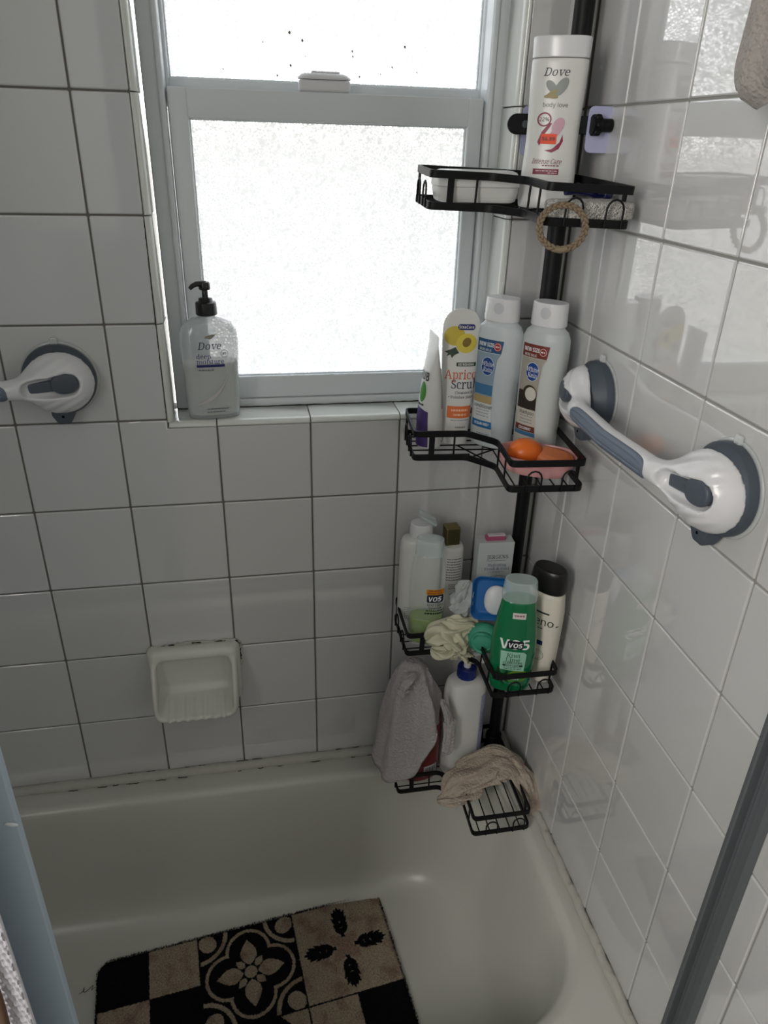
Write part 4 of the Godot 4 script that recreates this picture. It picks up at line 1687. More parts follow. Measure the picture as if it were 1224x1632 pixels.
	# -- two translucent white bottles with printed strips
	for s in 2:
		prof = shut(lerp_profile([[0.0, 0.0345, 0.0240, 2.5], [0.02, 0.0355, 0.0245, 2.5], [0.09, 0.0365, 0.0250, 2.5], [0.16, 0.0378, 0.0255, 2.5], [0.185, 0.0372, 0.0250, 2.4], [0.196, 0.0330, 0.0228, 2.3], [0.200, 0.0285, 0.0205, 2.2], [0.203, 0.0262, 0.0190, 2.2], [0.206, 0.0262, 0.0190, 2.2]], 5), 0.003)
		var at := Vector3(-0.1215, fy, 0.0640) if s == 0 else Vector3(-0.0600, fy, 0.1030)
		o = bottle("shampoo_bottle" if s == 1 else "conditioner_bottle", "translucent white bottle with a blue beach strip, half full, in the second basket" if s == 0 else "translucent white bottle with a brown coconut strip label in the second basket", at, -0.85 if s == 0 else -0.92, prof, mats["milky_shell"])
		var fill := []
		for r in prof:
			if r[0] > 0.003 and r[0] < (0.122 if s == 0 else 0.172):
				fill.append([r[0], r[1] - 0.0012, r[2] - 0.0012, r[3]])
		part("contents", profile_mesh(shut(fill, 0.002)), flat(Color(0.62, 0.70, 0.74) if s == 0 else Color(0.80, 0.78, 0.72)), o)
		part("cap", profile_mesh(shut([[0.2045, 0.0285, 0.0212, 2.3], [0.215, 0.0280, 0.0208, 2.3], [0.2395, 0.0272, 0.0202, 2.3]], 0.002)), mats["white_plastic"], o)
		lb = MB.new()
		decal(lb, disc(0.004, 0.2255, 0.0085, 0.0085), [[0.2045, 0.0285, 0.0212, 2.3], [0.2395, 0.0272, 0.0202, 2.3]], 0.0005)
		part("thumb_notch_shade", lb.done(), flat(Color(0.74, 0.75, 0.77)), o)  # flat greyer disc, painted for the shade in the cap's notch
		# strip label with a curved right edge
		var edge := func(y: float) -> float: return 0.0165 - 0.0075 * sin(clampf((y - 0.01) / 0.165, 0, 1) * PI) + (0.004 if y > 0.155 else 0.0)
		var bands := [[0.012, 0.178, Color(0.78, 0.80, 0.80) if s == 0 else Color(0.74, 0.72, 0.68), 0.0005]]
		if s == 0:
			bands.append_array([[0.158, 0.178, Color(0.12, 0.30, 0.46), 0.0007], [0.075, 0.157, Color(0.52, 0.60, 0.66), 0.0006], [0.089, 0.106, Color(0.24, 0.44, 0.60), 0.0007], [0.075, 0.087, Color(0.66, 0.58, 0.40), 0.0008], [0.033, 0.045, Color(0.12, 0.40, 0.62), 0.0007]])
		else:
			bands.append_array([[0.158, 0.178, Color(0.42, 0.17, 0.12), 0.0007], [0.075, 0.104, Color(0.16, 0.13, 0.11), 0.0007], [0.104, 0.157, Color(0.62, 0.60, 0.56), 0.0006], [0.038, 0.048, Color(0.40, 0.20, 0.15), 0.0007], [0.031, 0.0375, Color(0.22, 0.42, 0.58), 0.0007]])
		for bd in bands:
			var poly := PackedVector2Array([Vector2(-0.026, bd[0])])
			var n := 10
			for i in n + 1:
				var y := lerpf(bd[0], bd[1], i / float(n))
				poly.append(Vector2(edge.call(y), y))
			poly.append(Vector2(-0.026, bd[1]))
			lb = MB.new()
			decal(lb, poly, prof, bd[3])
			part("label_band", lb.done(), flat(bd[2]), o)
		lb = MB.new()
		decal(lb, disc(-0.003, 0.136, 0.0118, 0.0150), prof, 0.0011)
		part("badge", lb.done(), flat(Color(0.75, 0.80, 0.86)), o)
		lb = MB.new()
		decal(lb, disc(-0.003, 0.136, 0.0110, 0.0140), prof, 0.0013)
		part("badge", lb.done(), flat(Color(0.07, 0.24, 0.52)), o)
		lb = MB.new()
		lettering(lb, "White", serif, 0.0068, Vector2(-0.003, 0.1395), prof, 0.0017, 0, 0.15, true, 0.82)
		lettering(lb, "Rain", serif, 0.0068, Vector2(-0.002, 0.1305), prof, 0.0017, 0, 0.15, true, 0.82)
		lettering(lb, "NEW SIZE", bold, 0.0062, Vector2(-0.0085, 0.1700), prof, 0.0011, 0, 0, true, 0.72)
		lettering(lb, "MORE VALUE", sans, 0.0038, Vector2(-0.0095, 0.1615), prof, 0.0011, 0, 0, true, 0.72)
		lettering(lb, "OCEAN MIST" if s == 0 else "COCONUT", bold, 0.0046, Vector2(-0.006, 0.0395 if s == 0 else 0.0430), prof, 0.0011, 0, 0, true, 0.75)
		part("lettering", lb.done(), flat(Color(0.90, 0.91, 0.92)), o)
		lb = MB.new()
		decal(lb, disc(0.0115, 0.1685, 0.0062, 0.0070), prof, 0.0010)
		part("seal", lb.done(), flat(Color(0.62, 0.14, 0.14) if s == 0 else Color(0.48, 0.13, 0.11)), o)
		lb = MB.new()
		ring2(lb, 0.0115, 0.1685, 0.0050, 0.0006, prof, 0.0013, 20)
		small_print(lb, 0.0080, 0.0150, 0.1675, 0.0022, prof, 36, 0.0014)
		part("seal_lettering", lb.done(), flat(Color(0.92, 0.85, 0.84)), o)
		if s == 1:
			lb = MB.new()
			decal(lb, disc(-0.004, 0.1005, 0.0130, 0.0140), prof, 0.0010)
			part("coconut_print", lb.done(), flat(Color(0.22, 0.17, 0.13)), o)
			lb = MB.new()
			decal(lb, disc(-0.002, 0.1005, 0.0100, 0.0110), prof, 0.0012)
			part("coconut_print", lb.done(), flat(Color(0.78, 0.77, 0.73)), o)
		lb = MB.new()
		lettering(lb, "conditioner" if s == 0 else "shampoo", sans, 0.0062, Vector2(-0.006, 0.0695), prof, 0.0009, 0, 0, true, 0.78)
		part("lettering", lb.done(), flat(Color(0.12, 0.15, 0.22)), o)
		lb = MB.new()
		for k in 3:
			small_print(lb, -0.018, 0.006, 0.0625 - 0.005 * k, 0.0012, prof, 30 + k)
		small_print(lb, -0.014, 0.010, 0.022, 0.0014, prof, 35)
		part("small_print", lb.done(), flat(Color(0.40, 0.46, 0.54)), o)

	# -- pink soap dish with two soaps
	var pink := mk("pink_plastic", Color(0.84, 0.62, 0.62), 0.3, 0.5)
	var at := Vector3(-0.0860, -0.0400, 0.1820)
	o = thing("soap_dish", "pink plastic oval soap dish holding two orange soaps in the second basket", "soap dish", at, -0.52)
	var mb := MB.new()
	var rows := []
	for q in [[0.0, 0.044, 0.026], [0.0015, 0.048, 0.030], [0.012, 0.0545, 0.035], [0.026, 0.0595, 0.0395], [0.0295, 0.0605, 0.0403], [0.0305, 0.0600, 0.0398], [0.0295, 0.0585, 0.0385], [0.021, 0.0555, 0.0360], [0.008, 0.050, 0.0310], [0.0055, 0.044, 0.026]]:
		rows.append(MB.oval(q[0], q[1], q[2], 2.6, 48))
	mb.loft(rows)
	part("bowl", mb.done(), pink, o)
	var s1 := thing("soap_ball", "round bright orange soap ball in the pink soap dish", "soap", at + Vector3(-0.0170, 0.0300, -0.008))
	mb = MB.new()
	rows = []
	for i in 17:
		var a := PI * i / 16
		rows.append(MB.oval(-0.0195 * cos(a), 0.0270 * sin(a) + 0.0001, 0.0240 * sin(a) + 0.0001, 2.0, 32))
	mb.loft(rows)
	var os := mk("orange_soap", Color(0.88, 0.43, 0.13), 0.35, 0.5)
	os.subsurf_scatter_enabled = true
	os.subsurf_scatter_strength = 0.2
	part("ball", mb.done(), os, s1)
	var s2 := thing("soap_bar", "peach coloured worn soap bar leaning in the pink soap dish", "soap", at + Vector3(0.0230, 0.0230, 0.010), -0.6)
	mb = MB.new()
	rows = []
	for i in 11:
		var t := i / 10.0
		var f := pow(1.0 - pow(absf(t * 2.0 - 1.0), 3.0), 0.5)
		rows.append(MB.oval((t - 0.5) * 0.020, 0.031 * (0.6 + 0.4 * f), 0.0215 * (0.6 + 0.4 * f), 2.7, 36))
	mb.loft(rows)
	var peach := part("bar", mb.done(), mk("peach_soap", Color(0.82, 0.48, 0.30), 0.45), s2)
	peach.rotation = Vector3(0.15, 0, -0.12)


# =====================================================================  third basket

func build_tier_three() -> void:
	# -- tall white bottle in the back left corner of the basket
	var fl := -0.4125
	var prof := shut(lerp_profile([[0.0, 0.0375, 0.0240, 2.4], [0.06, 0.0380, 0.0242, 2.4], [0.14, 0.0375, 0.0240, 2.4], [0.178, 0.0368, 0.0235, 2.4], [0.190, 0.0335, 0.0215, 2.3], [0.194, 0.0230, 0.0185, 2.1], [0.197, 0.0215, 0.0185, 2.0]], 5), 0.003)
	var o := bottle("shampoo_bottle", "plain white bottle with an open flip cap at the back left of the third basket", Vector3(-0.2280, fl, 0.0490), -0.15, prof, mats["white_hdpe"])
	part("cap", profile_mesh(shut([[0.1955, 0.0215, 0.0195, 2.0], [0.208, 0.0210, 0.0190, 2.0], [0.222, 0.0200, 0.0180, 2.0]], 0.002)), mats["white_plastic"], o)
	var mb := MB.new()
	mb.rbox(Vector3.ZERO, Vector3(0.036, 0.006, 0.030), 0.0028)
	var lid := part("flip_lid", mb.done(), mats["clear_cap"], o, "cloudy open lid")
	lid.position = Vector3(0.010, 0.232, 0.002)
	lid.rotation.z = -0.55
	var lb := MB.new()
	for k in 11:
		small_print(lb, -0.026, 0.004 - 0.0016 * k * k * 0.08, 0.012 + 0.0042 * k, 0.0012, prof, 60 + k)
	part("small_print", lb.done(), flat(Color(0.62, 0.63, 0.64)), o)
	# -- nearly empty clear bottle
	prof = shut(lerp_profile([[0.0, 0.0300, 0.0195, 2.4], [0.03, 0.0315, 0.0200, 2.4], [0.10, 0.0320, 0.0203, 2.4], [0.150, 0.0310, 0.0198, 2.4], [0.178, 0.0272, 0.0180, 2.4], [0.188, 0.0240, 0.0165, 2.3]], 5), 0.003)
	o = bottle("conditioner_bottle", "clear bottle with a little lime green conditioner left, front left of the third basket", Vector3(-0.2240, fl + 0.0005, 0.1000), -0.30, prof, mats["clear_shell"])
	var fill := []
	for r in prof:
		if r[0] > 0.003 and r[0] < 0.069:
			fill.append([r[0], r[1] - 0.0014, r[2] - 0.0014, r[3]])
	var lime := mk("lime_gel", Color(0.48, 0.60, 0.16), 0.35)
	lime.backlight_enabled = true
	lime.backlight = Color(0.30, 0.40, 0.06)
	part("contents", profile_mesh(shut(fill, 0.002)), lime, o, "lime green gel")
	part("cap", profile_mesh(shut([[0.186, 0.0255, 0.0180, 2.4], [0.198, 0.0252, 0.0178, 2.4], [0.2165, 0.0240, 0.0170, 2.4]], 0.002)), mats["clear_cap"], o, "cloudy clear cap")
	lb = MB.new()
	decal(lb, rrect2(-0.001, 0.1145, 0.0300, 0.1255, 0.002), prof, 0.0006)
	part("label_band", lb.done(), flat(Color(0.80, 0.52, 0.10)), o)
	lb = MB.new()
	lettering(lb, "25% MORE", bold, 0.0032, Vector2(0.014, 0.1228), prof, 0.0009)
	lettering(lb, "BONUS SIZE", bold, 0.0032, Vector2(0.014, 0.1178), prof, 0.0009)
	part("lettering", lb.done(), flat(Color(0.45, 0.10, 0.06)), o)
	lb = MB.new()
	decal(lb, rrect2(0.0005, 0.0985, 0.0290, 0.1145, 0.003), prof, 0.0008)
	part("badge", lb.done(), flat(Color(0.06, 0.10, 0.22)), o)
	lb = MB.new()
	lettering(lb, "VO5", bold, 0.0096, Vector2(0.0145, 0.1058), prof, 0.0012, 0, 0.12, true, 0.9)
	part("lettering", lb.done(), flat(Color(0.93, 0.93, 0.93)), o)
	lb = MB.new()
	lettering(lb, "Kiwi Lime", serif, 0.0050, Vector2(0.0155, 0.0935), prof, 0.0008, 0, 0, true, 0.85)
	lettering(lb, "Squeeze", serif, 0.0050, Vector2(0.0155, 0.0868), prof, 0.0008, 0, 0, true, 0.85)
	small_print(lb, 0.0, 0.030, 0.0800, 0.0022, prof, 80)
	small_print(lb, -0.002, 0.029, 0.0735, 0.0034, prof, 81)
	part("lettering", lb.done(), flat(Color(0.10, 0.22, 0.12)), o)
	# -- bottle with a gold cap
	prof = shut(lerp_profile([[0.0, 0.0210, 0.0210, 2.4], [0.02, 0.0215, 0.0215, 2.4], [0.10, 0.0215, 0.0215, 2.4], [0.160, 0.0212, 0.0212, 2.4], [0.168, 0.0190, 0.0190, 2.3], [0.171, 0.0140, 0.0140, 2.1]], 5), 0.002)
	o = bottle("lotion_bottle", "slim white bottle with a square gold cap at the back of the third basket", Vector3(-0.1660, fl + 0.0005, 0.0400), 0.05, prof, mats["white_hdpe"])
	mb = MB.new()
	mb.rbox(Vector3(-0.003, 0.1885, 0), Vector3(0.027, 0.036, 0.024), 0.0025)
	part("cap", mb.done(), mk("gold", Color(0.50, 0.45, 0.30), 0.3, 0.5, 0.85), o, "square gold cap")
	lb = MB.new()
	for k in 9:
		small_print(lb, -0.014, 0.014, 0.146 - k * 0.0055, 0.0017, prof, 90 + k)
	for k in 3:
		small_print(lb, -0.009, 0.009, 0.092 - k * 0.004, 0.0014, prof, 100 + k)
	for k in 9:
		decal(lb, rect(-0.0055 + k * 0.0013, 0.064, -0.0055 + k * 0.0013 + 0.0007, 0.074), prof, 0.0006)
	part("small_print", lb.done(), flat(Color(0.22, 0.22, 0.25)), o)
	# -- carton
	o = thing("carton", "pale grey cosmetics carton with a pink tab standing in the basket's back corner", "carton", Vector3(-0.0920, fl, 0.0600), -0.06)
	mb = MB.new()
	mb.box(Vector3(0, 0.092, 0), Vector3(0.066, 0.184, 0.030), 0.0008)
	part("box", mb.done(), flat(Color(0.74, 0.76, 0.76), 0.5), o)
	mb = MB.new()
	mb.rbox(Vector3(0.0, 0.1875, 0.0), Vector3(0.036, 0.009, 0.014), 0.002)
	part("tab", mb.done(), flat(Color(0.62, 0.30, 0.42), 0.4), o, "pink tab")
	mb = MB.new()
	mb.box(Vector3(0.002, 0.1925, 0.0), Vector3(0.032, 0.0022, 0.010), 0.0006)
	part("tab", mb.done(), flat(Color(0.80, 0.78, 0.79), 0.4), o)
	var face := [[0.0, 0.2, 0.015, 40.0], [0.20, 0.2, 0.015, 40.0]]
	lb = MB.new()
	lettering(lb, "JERGENS", serif, 0.0072, Vector2(0.004, 0.1545), face, 0.0004, 0, 0, true, 0.92)
	part("lettering", lb.done(), flat(Color(0.15, 0.17, 0.20)), o)
	lb = MB.new()
	small_print(lb, -0.016, 0.020, 0.1465, 0.0010, face, 110, 0.0004)
	lettering(lb, "Hydrating", serif, 0.0052, Vector2(0.004, 0.1375), face, 0.0004)
	lettering(lb, "Fresh & Cool", serif, 0.0056, Vector2(0.004, 0.1295), face, 0.0004)
	small_print(lb, -0.012, 0.018, 0.1225, 0.0010, face, 111, 0.0004)
	part("lettering", lb.done(), flat(Color(0.25, 0.38, 0.56)), o)
	lb = MB.new()
	for q in [[0.004, 0.096, 0.019], [0.011, 0.100, 0.015]]:
		ring2(lb, q[0], q[1], q[2], 0.0010, face, 0.0004)
	part("circle_print", lb.done(), flat(Color(0.45, 0.58, 0.62)), o)

	# -- blue dish standing on edge with a white soap
	o = thing("soap_dish", "bright blue plastic soap dish standing on edge behind the green bottle", "soap dish", Vector3(-0.1200, -0.2980, 0.1380), -0.30)
	mb = MB.new()
	rows_dish(mb, 0.0330, 0.0400, 0.017)
	var bd := part("bowl", mb.done(), mk("blue_plastic", Color(0.12, 0.38, 0.64), 0.28), o)
	bd.rotation.x = PI / 2 - 0.25
	o = thing("soap_bar", "white oval soap bar inside the blue soap dish", "soap", Vector3(-0.1130, -0.3000, 0.1500), -0.30)
	mb = MB.new()
	var rows := []
	for i in 13:
		var a := PI * i / 12
		rows.append(MB.oval(-0.009 * cos(a), 0.0205 * sin(a) + 0.0002, 0.027 * sin(a) + 0.0002, 2.2, 32))
	mb.loft(rows)
	var sb := part("bar", mb.done(), flat(Color(0.82, 0.83, 0.84), 0.4), o)
	sb.rotation.x = PI / 2 - 0.25
	# -- mint green scrubber below it
	o = thing("scrubber", "mint green rounded bath scrubber squeezed beside the green bottle", "scrubber", Vector3(-0.1330, -0.3680, 0.1640), -0.4)
	var mint := mk("mint_soft", Color(0.22, 0.56, 0.46), 0.6)
	mb = MB.new()
	rows = []
	for i in 15:
		var a := PI * i / 14
		var f := 1.0 + 0.03 * sin(a * 9.0)
		rows.append(MB.oval(-0.030 * cos(a), 0.030 * sin(a) * f + 0.0002, 0.020 * sin(a) * f + 0.0002, 2.4, 32))
	mb.loft(rows)
	part("sponge", mb.done(), mint, o)
	mb = MB.new()
	var pp := PackedVector3Array()
	for k in 40:
		var a := TAU * k / 40
		pp.append(Vector3(0.017 * cos(a) - 0.002, 0.019 * sin(a) + 0.002, 0.0205 - 0.006 * absf(cos(a))))
	mb.tube(pp, 0.0035, 8, true)
	part("loop", mb.done(), mint, o)

	# -- cream net puff over the front rail
	o = thing("bath_puff", "cream net bath puff slumped over the front rail of the third basket", "bath puff", Vector3(-0.1860, -0.3720, 0.1420))
	for q in [
		[[Vector3(-0.044, -0.010, -0.004), Vector3(-0.026, 0.008, 0.002), Vector3(0.0, 0.010, 0.006), Vector3(0.028, 0.014, 0.0), Vector3(0.042, 0.006, -0.006)], [0.012, 0.021, 0.022, 0.020, 0.010], 0.85, 31],
		[[Vector3(-0.022, 0.026, -0.004), Vector3(-0.004, 0.012, 0.012), Vector3(0.004, -0.012, 0.016), Vector3(0.006, -0.036, 0.012), Vector3(0.004, -0.046, 0.008)], [0.012, 0.020, 0.021, 0.016, 0.008], 0.7, 32],
		[[Vector3(-0.038, -0.022, 0.004), Vector3(-0.020, -0.026, 0.012), Vector3(0.002, -0.022, 0.012), Vector3(0.018, -0.018, 0.006)], [0.008, 0.014, 0.014, 0.008], 0.8, 33],
		[[Vector3(0.010, -0.030, 0.006), Vector3(0.026, -0.040, 0.004), Vector3(0.036, -0.058, 0.0), Vector3(0.040, -0.070, -0.004)], [0.014, 0.018, 0.014, 0.008], 0.6, 34],
		[[Vector3(-0.012, 0.034, 0.0), Vector3(0.012, 0.030, 0.008), Vector3(0.034, 0.024, 0.004), Vector3(0.044, 0.010, 0.004)], [0.006, 0.011, 0.011, 0.007], 0.9, 35],
	]:
		mb = MB.new()
		cloth_roll(mb, q[0], q[1], q[2], q[3], 2.1)
		part("ruffle", mb.done(), mats["net_cream"], o)
	for q in [
		[[Vector3(0.006, 0.036, -0.014), Vector3(0.020, 0.056, -0.018), Vector3(0.026, 0.078, -0.020), Vector3(0.034, 0.096, -0.022)], [0.014, 0.021, 0.018, 0.009], 0.8, 36],
		[[Vector3(0.030, 0.020, -0.016), Vector3(0.042, 0.040, -0.020), Vector3(0.044, 0.064, -0.022), Vector3(0.040, 0.084, -0.022)], [0.010, 0.016, 0.014, 0.008], 0.8, 37],
	]:
		mb = MB.new()
		cloth_roll(mb, q[0], q[1], q[2], q[3], 2.1)
		part("ruffle", mb.done(), mats["net_white"], o, "sheer white net")

	# -- clear green shampoo bottle
	fl = -0.4255
	prof = shut(lerp_profile([[0.0, 0.0335, 0.0215, 2.6], [0.02, 0.0360, 0.0225, 2.6], [0.06, 0.0375, 0.0232, 2.6], [0.10, 0.0372, 0.0232, 2.6], [0.145, 0.0325, 0.0215, 2.5], [0.170, 0.0285, 0.0195, 2.4], [0.180, 0.0270, 0.0185, 2.4]], 5), 0.004)
	o = bottle("shampoo_bottle", "clear green kiwi lime shampoo bottle at the front right of the third basket", Vector3(-0.1030, fl, 0.2240), -0.30, prof, mats["kiwi_green"])
	part("cap", profile_mesh(shut([[0.178, 0.0290, 0.0200, 2.4], [0.188, 0.0290, 0.0200, 2.4], [0.2150, 0.0262, 0.0185, 2.3]], 0.003)), mats["clear_cap"], o, "cloudy clear cap")
	lb = MB.new()
	decal(lb, rect(-0.009, 0.151, 0.0125, 0.162), prof, 0.0007)
	part("price_sticker", lb.done(), flat(Color(0.78, 0.76, 0.76), 0.6), o, "small white sticker")
	lb = MB.new()
	small_print(lb, -0.006, 0.010, 0.1555, 0.0030, prof, 118, 0.0011)
	part("sticker_lettering", lb.done(), flat(Color(0.55, 0.35, 0.36)), o)
	lb = MB.new()
	lettering(lb, "VO5", bold, 0.0190, Vector2(0.0, 0.1010), prof, 0.0006, 0, 0.0, true, 1.0)
	part("lettering", lb.done(), flat(Color(0.86, 0.90, 0.88)), o, "large pale letters")
	lb = MB.new()
	decal(lb, rrect2(-0.0125, 0.0930, 0.0145, 0.1085, 0.003), prof, 0.0010)
	part("badge", lb.done(), flat(Color(0.04, 0.05, 0.10)), o)
	lb = MB.new()
	lettering(lb, "VO5", bold, 0.0088, Vector2(0.001, 0.1000), prof, 0.0014, 0, 0.12)
	part("lettering", lb.done(), flat(Color(0.92, 0.93, 0.93)), o)
	lb = MB.new()
	decal(lb, PackedVector2Array([Vector2(-0.020, 0.049), Vector2(0.020, 0.047), Vector2(0.0215, 0.082), Vector2(0.017, 0.0865), Vector2(-0.0215, 0.0875)]), prof, 0.0007)
	part("label_band", lb.done(), flat(Color(0.56, 0.74, 0.66)), o)
	lb = MB.new()
	lettering(lb, "Kiwi", serif, 0.0074, Vector2(0.0, 0.0790), prof, 0.0010)
	lettering(lb, "Lime", serif, 0.0074, Vector2(0.0, 0.0702), prof, 0.0010)
	lettering(lb, "CLARIFYING", bold, 0.0040, Vector2(0.0, 0.0640), prof, 0.0010)
	decal(lb, rect(-0.016, 0.0565, 0.017, 0.0605), prof, 0.0009)
	small_print(lb, -0.014, 0.015, 0.0540, 0.0011, prof, 120, 0.0010)
	small_print(lb, -0.014, 0.015, 0.0508, 0.0011, prof, 121, 0.0010)
	part("lettering", lb.done(), flat(Color(0.07, 0.20, 0.14)), o)
	lb = MB.new()
	lettering(lb, "SHAMPOO", bold, 0.0034, Vector2(0.0, 0.0585), prof, 0.0013)
	part("lettering", lb.done(), flat(Color(0.60, 0.78, 0.70)), o)
	lb = MB.new()     # leaves and a slice of fruit near the base
	for k in 9:
		decal(lb, disc(-0.021 + 0.004 * (k % 4), 0.026 + 0.004 * (k % 5), 0.011, 0.0022, 0.4 + 0.35 * k), prof, 0.0006)
	part("leaf_print", lb.done(), flat(Color(0.03, 0.20, 0.09)), o)
	lb = MB.new()
	decal(lb, disc(0.010, 0.036, 0.0190, 0.0125, 0.2), prof, 0.0006)
	part("fruit_print", lb.done(), flat(Color(0.42, 0.55, 0.12)), o)
	lb = MB.new()
	decal(lb, disc(0.010, 0.0345, 0.0160, 0.0100, 0.2), prof, 0.0008)
	part("fruit_print", lb.done(), flat(Color(0.20, 0.50, 0.20)), o)
	lb = MB.new()
	ring2(lb, 0.004, 0.028, 0.0085, 0.0010, prof, 0.0011, 24, 0.0, PI)
	lettering(lb, "Vitamin E", bold, 0.0030, Vector2(0.004, 0.030), prof, 0.0011)
	part("lettering", lb.done(), flat(Color(0.72, 0.84, 0.78)), o)

	# -- white lotion bottle with a black cap
	prof = shut(lerp_profile([[0.0, 0.0300, 0.0200, 2.5], [0.03, 0.0310, 0.0205, 2.5], [0.09, 0.0330, 0.0215, 2.5], [0.140, 0.0335, 0.0218, 2.5], [0.171, 0.0310, 0.0206, 2.4], [0.178, 0.0300, 0.0200, 2.4]], 5), 0.003)
	o = bottle("lotion_bottle", "creamy white lotion bottle with a black oval cap, rightmost in the third basket", Vector3(-0.0450, fl, 0.2030), -0.95, prof, mk("cream_hdpe", Color(0.82, 0.80, 0.75), 0.32))
	part("cap", profile_mesh(shut(lerp_profile([[0.1785, 0.0318, 0.0212, 2.4], [0.191, 0.0322, 0.0215, 2.4], [0.212, 0.0300, 0.0200, 2.3], [0.220, 0.0280, 0.0185, 2.3]], 4), 0.003)), flat(Color(0.045, 0.04, 0.04), 0.35), o, "black cap")
	lb = MB.new()
	lettering(lb, "eeno.", sans, 0.0140, Vector2(0.010, 0.1260), prof, 0.0006)
	decal(lb, rect(-0.010, 0.1420, 0.020, 0.1450), prof, 0.0006)
	part("lettering", lb.done(), flat(Color(0.12, 0.15, 0.15)), o)
	lb = MB.new()
	small_print(lb, -0.008, 0.012, 0.1120, 0.0020, prof, 131)
	decal(lb, rect(0.002, 0.0790, 0.0155, 0.0880), prof, 0.0006)
	part("blue_print", lb.done(), flat(Color(0.08, 0.16, 0.34)), o)
	lb = MB.new()
	ring2(lb, 0.0085, 0.0580, 0.0105, 0.0008, prof)
	ring2(lb, 0.0085, 0.0580, 0.0080, 0.0005, prof)
	part("seal_print", lb.done(), flat(Color(0.42, 0.48, 0.46)), o)


func rows_dish(mb: MB, a: float, b: float, h: float) -> void:
	var rows := []
	for q in [[0.0, 0.72], [0.0012, 0.80], [h * 0.5, 0.90], [h - 0.001, 0.985], [h, 1.0], [h + 0.0006, 0.985], [h, 0.955], [h * 0.55, 0.86], [0.0045, 0.78], [0.004, 0.7]]:
		rows.append(MB.rrect(Vector3(0, q[0], 0), a * q[1], b * q[1], a * q[1] * 0.45, 7))
	mb.loft(rows)


# =====================================================================  fourth basket

